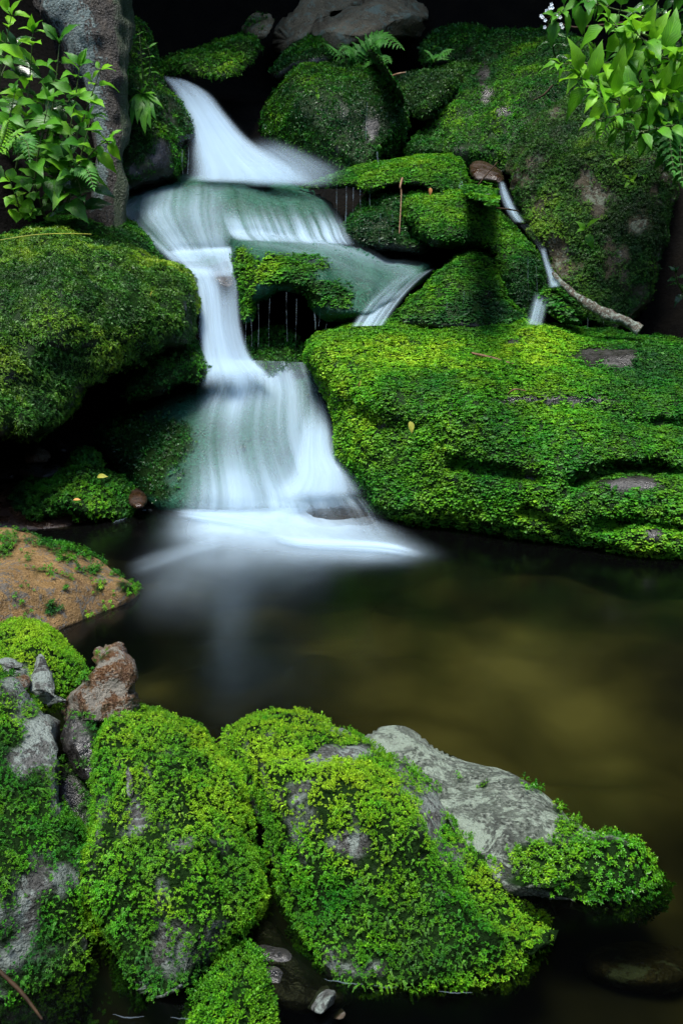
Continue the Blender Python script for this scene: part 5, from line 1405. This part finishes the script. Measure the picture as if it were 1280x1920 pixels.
# ------------------------------------------------------------------ ferns
def fern(label, fronds, mat='fern', group=None):
    f0 = fronds[0][0][0]
    root = tag(empty('fern', pt(*f0)), label, 'fern', group)
    for path, Lp, npair in fronds:
        P = np.asarray(path, float)
        S = spline(pt(P[:, 0], P[:, 1], P[:, 2]), npair + 3)
        T = norm(np.gradient(S, axis=0))
        fo = Foliage()
        for i in range(2, len(S)):
            u = i / (len(S) - 1)
            L = Lp * (math.sin(math.pi * min(1, .25 + .75 * u)) ** .8 * (1 - .35 * u) + .12)
            n = norm(np.array([.1, -.75, .75]))
            side = norm(np.cross(T[i], n))
            for sg in (-1, 1):
                fo.leaf(S[i], norm(side * sg + T[i] * .55 + np.array([0, 0, -.12])), n + rng.normal(size=3) * .12, L, max(L * .3, .008), teeth=.55, droop=.2, fold=.1)
        fo.leaf(S[-1], T[-1], np.array([0, -.7, .7]), Lp * .3, Lp * .1, teeth=.4)
        fr = fo.build('frond', M[mat], root)
        V, fl_ = tube(S, .0035 * (1 - .7 * np.linspace(0, 1, len(S))), 6)
        o = mesh_obj('stalk', V - np.array(root.location), fl_, M['stem'], fr)
    return root


fern('bright fern arching before the lichen-patched brown boulder', [
    ([(680, 128, 5.85), (690, 95, 5.8), (715, 72, 5.72), (750, 88, 5.65)], .15, 15), ([(678, 128, 5.85), (665, 105, 5.8), (650, 92, 5.74), (636, 100, 5.7)], .11, 11), ([(684, 128, 5.85), (700, 112, 5.75), (716, 108, 5.68), (730, 116, 5.62)], .10, 10), ([(675, 128, 5.85), (640, 108, 5.8), (622, 92, 5.75), (612, 84, 5.72)], .07, 9)])
fern('small dim fern in the gloom left of the topmost dark boulder', [([(815, 118, 5.9), (825, 102, 5.8), (845, 94, 5.75)], .09, 9), ([(815, 118, 5.9), (806, 104, 5.85), (800, 96, 5.8)], .07, 8)])
fern('small yellow-green fern low at the corner under the pointed-leaf plants', [([(-5, 290, 3.95), (10, 255, 3.9), (16, 228, 3.86)], .07, 11), ([(0, 290, 3.95), (20, 262, 3.88), (34, 250, 3.84), (14, 268, 3.8)], .06, 10)], 'leaf_bright')
fern('small dull fern hanging among the pointed-leaf plants', [([(20, 280, 3.95), (40, 262, 3.9), (52, 270, 3.86), (56, 300, 3.82)], .07, 12), ([(25, 282, 3.95), (45, 275, 3.88), (56, 285, 3.84)], .05, 9)])
fern('dark drooping fern between the round leaves and the trunk foot', [([(135, 325, 4.0), (150, 312, 3.95), (166, 322, 3.9), (176, 352, 3.86)], .075, 12), ([(135, 328, 4.0), (140, 315, 3.95), (150, 318, 3.92)], .05, 8)])
fern('wet drooping fern hanging beside the dark gap at the edge of the mottled boulder', [
    ([(1320, 240, 3.8), (1275, 225, 3.72), (1255, 250, 3.68), (1262, 320, 3.64)], .12, 18), ([(1325, 250, 3.8), (1290, 240, 3.72), (1275, 270, 3.68), (1278, 340, 3.64)], .11, 16), ([(1320, 200, 3.85), (1280, 190, 3.78), (1250, 195, 3.72), (1238, 215, 3.7)], .10, 13)])
fern('single pale arching fern frond under the bright leaf clump', [([(1200, 222, 3.75), (1170, 218, 3.7), (1140, 232, 3.66), (1124, 262, 3.64)], .05, 14)], 'leaf_bright')

# ------------------------------------------------------------------ the bark trunk (its crown stands above the frame)
tp = np.array([(60, -700, 4.9, 70), (120, -260, 4.7, 74), (148, -40, 4.62, 84), (160, 30, 4.56, 76), (186, 120, 4.54, 56), (206, 225, 4.54, 36), (206, 320, 4.54, 28), (200, 440, 4.54, 36)], float)
S = spline(np.c_[pt(tp[:, 0], tp[:, 1], tp[:, 2]), tp[:, 3] / F * tp[:, 2]], 90)
V, fl_ = tube(S[:, :3], S[:, 3], 64, .42, 7, 5)
c = np.repeat(S[:, :3], 64, 0)
c = np.r_[c, S[:1, :3], S[-1:, :3]]
out = norm(V - c + 1e-6)
lich = np.exp(-((np.arctan2(out[:, 0], -out[:, 1]) + .4) / .75) ** 2) * sstep(1.15, 1.5, V[:, 2])
msk = sstep(.45, .9, out[:, 0]) * .7 + sstep(1.75, 1.35, V[:, 2]) * .35
root = tag(empty('tree', S[-1, :3]), 'leaning tree trunk with pale blue-green lichen down its bark', 'tree')
part('trunk', V, fl_, M['bark'], root, attrs={'lichen': lich, 'moss': msk})


def leaf_cloud(P, size, r):
    n = len(P)
    d = norm(r.normal(size=(n, 3)) * [1, 1, .5])
    q = norm(np.cross(d, r.normal(size=(n, 3))))
    s = (size * np.exp(r.normal(0, .25, n)))[:, None]
    V = np.stack([P - d * s, P + q * s * .5, P + d * s, P - q * s * .5], 1).reshape(-1, 3)
    Q = np.arange(4 * n).reshape(n, 4)
    return V, Q


rr = np.random.default_rng(4)
top = S[0, :3]
cl = []
for k in range(26):
    cc = top + np.array([rr.uniform(-1.6, 1.2), rr.uniform(-.2, 2.4), rr.uniform(.7, 2.0)])
    cl.append(cc + rr.normal(size=(260, 3)) * [.38, .38, .24])
V, Q = leaf_cloud(np.concatenate(cl), .09, rr)
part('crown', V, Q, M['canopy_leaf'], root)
limbs = []
for k in range(7):
    e = cl[k * 3].mean(0)
    b = S[min(8, k), :3]
    limbs.append(tube(spline(np.array([b, (b + e) / 2 + [0, 0, .15], e]), 8), np.linspace(.07, .02, 8), 8))
V, f = merge(limbs)
part('limb', V, f, M['bark'], root, attrs={'lichen': np.zeros(len(V)), 'moss': np.zeros(len(V))})

# surrounding wood, unseen: leafy mass added to block sky, its opening shaped for light
n = 60000
az = rr.uniform(0, 2 * math.pi, n)
el = np.arcsin(rr.uniform(-.02, .99, n))
R_ = 8.5 + rr.normal(0, .55, n) + .7 * fbm(np.c_[np.cos(az) * 3, np.sin(az) * 3, el * 3], 1.2, 3, 7)
P = np.c_[np.cos(az) * np.cos(el) * R_ * SHADE_CANOPY[0], np.sin(az) * np.cos(el) * R_ * SHADE_CANOPY[1] + 2.6, np.sin(el) * R_ * .95 - .3]
dirn = norm(P - np.array([0, 2.6, 0]))
open_c = norm(np.array(SHADE_CANOPY[2]))
cosang = dirn @ open_c
keep = cosang < math.cos(math.radians(SHADE_CANOPY[3])) + .05 * fbm(P, .5, 3, 3)
P = P[keep]
# nothing of it in front of the hillside that the photo shows
rel = P - CAM
dep = rel @ FWD
bb = rel @ UP / np.maximum(dep, .01)
aa = rel @ RIGHT / np.maximum(dep, .01)
vis = (dep > 0) & (bb < .70) & (np.abs(aa) < .55)
P = P[~vis]
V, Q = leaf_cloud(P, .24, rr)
o = mesh_obj('shade_canopy', V, Q, M['canopy_leaf'])
tag(o, 'unseen dark foliage dome added to shade the stream, open over the pool', None, None, 'stuff')


# ------------------------------------------------------------------ branch, twigs, litter
mat_leaf('leaf_dry', (.30, .12, .03), (.42, .22, .06), .5, .3, .1)
mat_leaf('leaf_yellow', (.30, .30, .04), (.40, .40, .06), .5, .3, .2)

def stick(name, label, path, hw, mat, cat='twig', group=None, namp=.2, seg=9, m=30):
    P = np.asarray(path, float)
    S = spline(pt(P[:, 0], P[:, 1], P[:, 2]), m)
    r = np.interp(np.linspace(0, 1, m), np.linspace(0, 1, len(hw)), hw) / F * P[:, 2].mean()
    V, fl = tube(S, r, seg, namp, 30, 3)
    root = mesh_obj(name, V, fl, M[mat], attrs={'moss': np.zeros(len(V))})
    return tag(root, label, cat, group)


stick('branch', 'short lichen-covered branch slanting from the side cascade to the flat-topped boulder', [(1036, 512, 4.06), (1062, 540, 4.0), (1100, 570, 3.94), (1140, 592, 3.9), (1170, 602, 3.88), (1200, 618, 3.86)], [3, 6, 8, 10, 8, 12], 'branch_bark', 'branch', None, .5, 14, 60)
stick('twig', 'straight reddish twig lying on the bright moss of the flat-topped boulder', [(884, 662, 3.62), (920, 671, 3.56), (962, 683, 3.5)], [2, 3, 2], 'twig')
stick('twig', 'small bent reddish twig on the moss below the straight one', [(952, 738, 3.2), (965, 730, 3.18), (985, 733, 3.19)], [1.2, 1.8, 1], 'twig')
stick('twig', 'thin pale stick hanging down past the edge of the moss shelf', [(754, 334, 4.62), (750, 350, 4.6), (752, 366, 4.6), (748, 440, 4.55)], [2.2, 2, 1.4, 1], 'twig')
stick('twig', 'short orange twig pointing at the upright thin stone', [(730, 145, 5.5), (745, 139, 5.45), (760, 136, 5.45)], [2, 2.2, 1.2], 'twig')
stick('twig', 'dark twig leaning across the flat brown stone', [(886, 362, 4.6), (905, 335, 4.6), (932, 304, 4.65)], [1.2, 1.4, 1], 'stem_brown')
stick('twig', 'dark twig lying across the upper trickle of the side cascade', [(928, 390, 4.5), (950, 392, 4.48), (972, 396, 4.5)], [1.2, 1.5, 1], 'stem_brown')
stick('twig', 'bare bent twig reaching over the black gap beside the white flowers', [(1200, 40, 4.6), (1120, 48, 4.6), (1080, 52, 4.6), (1045, 45, 4.6), (1020, 52, 4.6)], [2.5, 2.2, 2, 1.6, 1], 'stem_brown')
stick('twig', 'dark twig on the sloping green boulder under the pale leaf tip', [(1035, 160, 4.7), (1018, 178, 4.7), (998, 188, 4.72)], [2, 1.8, 1], 'stem_brown')
stick('twig', 'dark wet twig in the water at the foot of the grey foreground rock', [(-10, 1812, 1.12), (40, 1860, 1.1), (80, 1912, 1.08)], [4, 3.5, 2], 'stem_brown')
stick('grass_blade', 'pale dry grass blade lying over the shaggy boulder', [(-10, 452, 3.72), (60, 441, 3.76), (120, 438, 3.74), (172, 439, 3.7)], [.5, .7, .7, .4], 'leaf_yellow', 'grass blade')


def litter(label, x, y, D, L, mat, d=(1, -.3, .2)):
    root = tag(empty('fallen_leaf', pt(x, y, D)), label, 'fallen leaf')
    fo = Foliage()
    fo.leaf(pt(x, y, D), norm(np.array(d, float)), np.array([.1, -.6, .8]), L, L * .5, droop=.15, fold=.3)
    fo.build('blade', M[mat], root)


litter('small orange leaf caught on the moss fringe of the lichen-speckled stone', 1084, 1632, 1.40, .018, 'leaf_dry', (.5, -.4, .7))
litter('pinkish-brown dead leaf on the low moss clump', 138, 938, 3.40, .035, 'leaf_dry')
litter('yellow-green fallen leaf at the notch of the low moss clump', 183, 895, 3.5, .05, 'leaf_yellow')
litter('small yellow leaf on the rounded end of the shaggy boulder', 283, 556, 3.58, .03, 'leaf_yellow', (.3, -.5, .8))
litter('yellowish leaf standing in the scale moss of the flat-topped boulder', 768, 790, 3.28, .05, 'leaf_yellow', (.2, -.4, -1))
litter('pale leaf scrap near the dark end of the flat-topped boulder', 672, 725, 3.42, .03, 'leaf_yellow', (.3, -.4, 1))
litter('curled brown leaf beneath the right end of the thin moss shelf', 806, 352, 4.55, .045, 'leaf_dry', (0, -.3, -1))

# pale lines painted as sky glints where the pool laps the boulders
rp = []
for pts in ([(608, 1836), (640, 1842), (680, 1846)], [(700, 1846), (724, 1852), (745, 1850)], [(820, 1858), (850, 1862), (885, 1860)],  [(212, 1902), (240, 1908), (270, 1906)], [(320, 1908), (345, 1911), (360, 1909)],
            [(250, 962), (268, 956), (285, 958)], [(212, 982), (225, 975), (240, 970)], [(212, 906), (228, 903), (242, 905)]):
    a = np.array(pts, float)
    m = 16
    q = spline(a, m)
    q = q + np.c_[np.zeros(m), 2.0 * fbm(np.c_[q / 7, np.zeros(m)], 1, 2, 4)]
    W = pt(q[:, 0], q[:, 1], ground_D(q[:, 1], .004))
    wd = 1.2 / F * ground_D(a[:, 1].mean()) * np.sin(np.linspace(.15, 3.0, m))
    rp.append(tube(W, np.maximum(wd, .0004), 6))
V, f = merge(rp)
o = mesh_obj('ripple_glints', V, f, M['drip'], attrs={'dens': np.full(len(V), .3)}, uv=np.c_[V[:, 0] * 9, V[:, 1] * 9])
tag(o, 'thin pale lines painted as sky glints where the pool laps the mossy rocks', None, None, 'stuff')
# ------------------------------------------------------------------ light
world = bpy.data.worlds.new('World')
SC.world = world
world.use_nodes = True
wt = world.node_tree
bg = wt.nodes['Background']
sky = wt.nodes.new('ShaderNodeTexSky')
sky.sky_type = 'NISHITA'
sky.sun_disc = False
SUN_EL, SUN_AZ = 74, 210      # azimuth of the sun seen from above, clockwise from +Y
sky.sun_elevation = math.radians(SUN_EL)
sky.sun_rotation = math.radians(SUN_AZ)
wt.links.new(sky.outputs[0], bg.inputs[0])
bg.inputs[1].default_value = .10
ld = bpy.data.lights.new('sun', 'SUN')
ld.energy = 2.0
ld.angle = math.radians(18)
ld.color = (1, .97, .9)
lo = bpy.data.objects.new('sun', ld)
COL.objects.link(lo)
az, el = math.radians(SUN_AZ), math.radians(SUN_EL)
sd = Vector((math.sin(az) * math.cos(el), math.cos(az) * math.cos(el), math.sin(el)))
lo.rotation_euler = sd.to_track_quat('Z', 'Y').to_euler()
lo.location = (0, 0, 8)

vs = SC.view_settings
SC.display_settings.display_device = 'sRGB'
vs.view_transform = 'Standard'
vs.look = 'None'
vs.gamma = 1
vs.exposure = 1.9
SC.render.engine = 'CYCLES'
cy = SC.cycles
cy.max_bounces = 6
cy.diffuse_bounces = 2
cy.glossy_bounces = 2
cy.transmission_bounces = 3
cy.transparent_max_bounces = 24
cy.caustics_reflective = False
cy.caustics_refractive = False
cy.use_denoising = True
SC.render.film_transparent = False
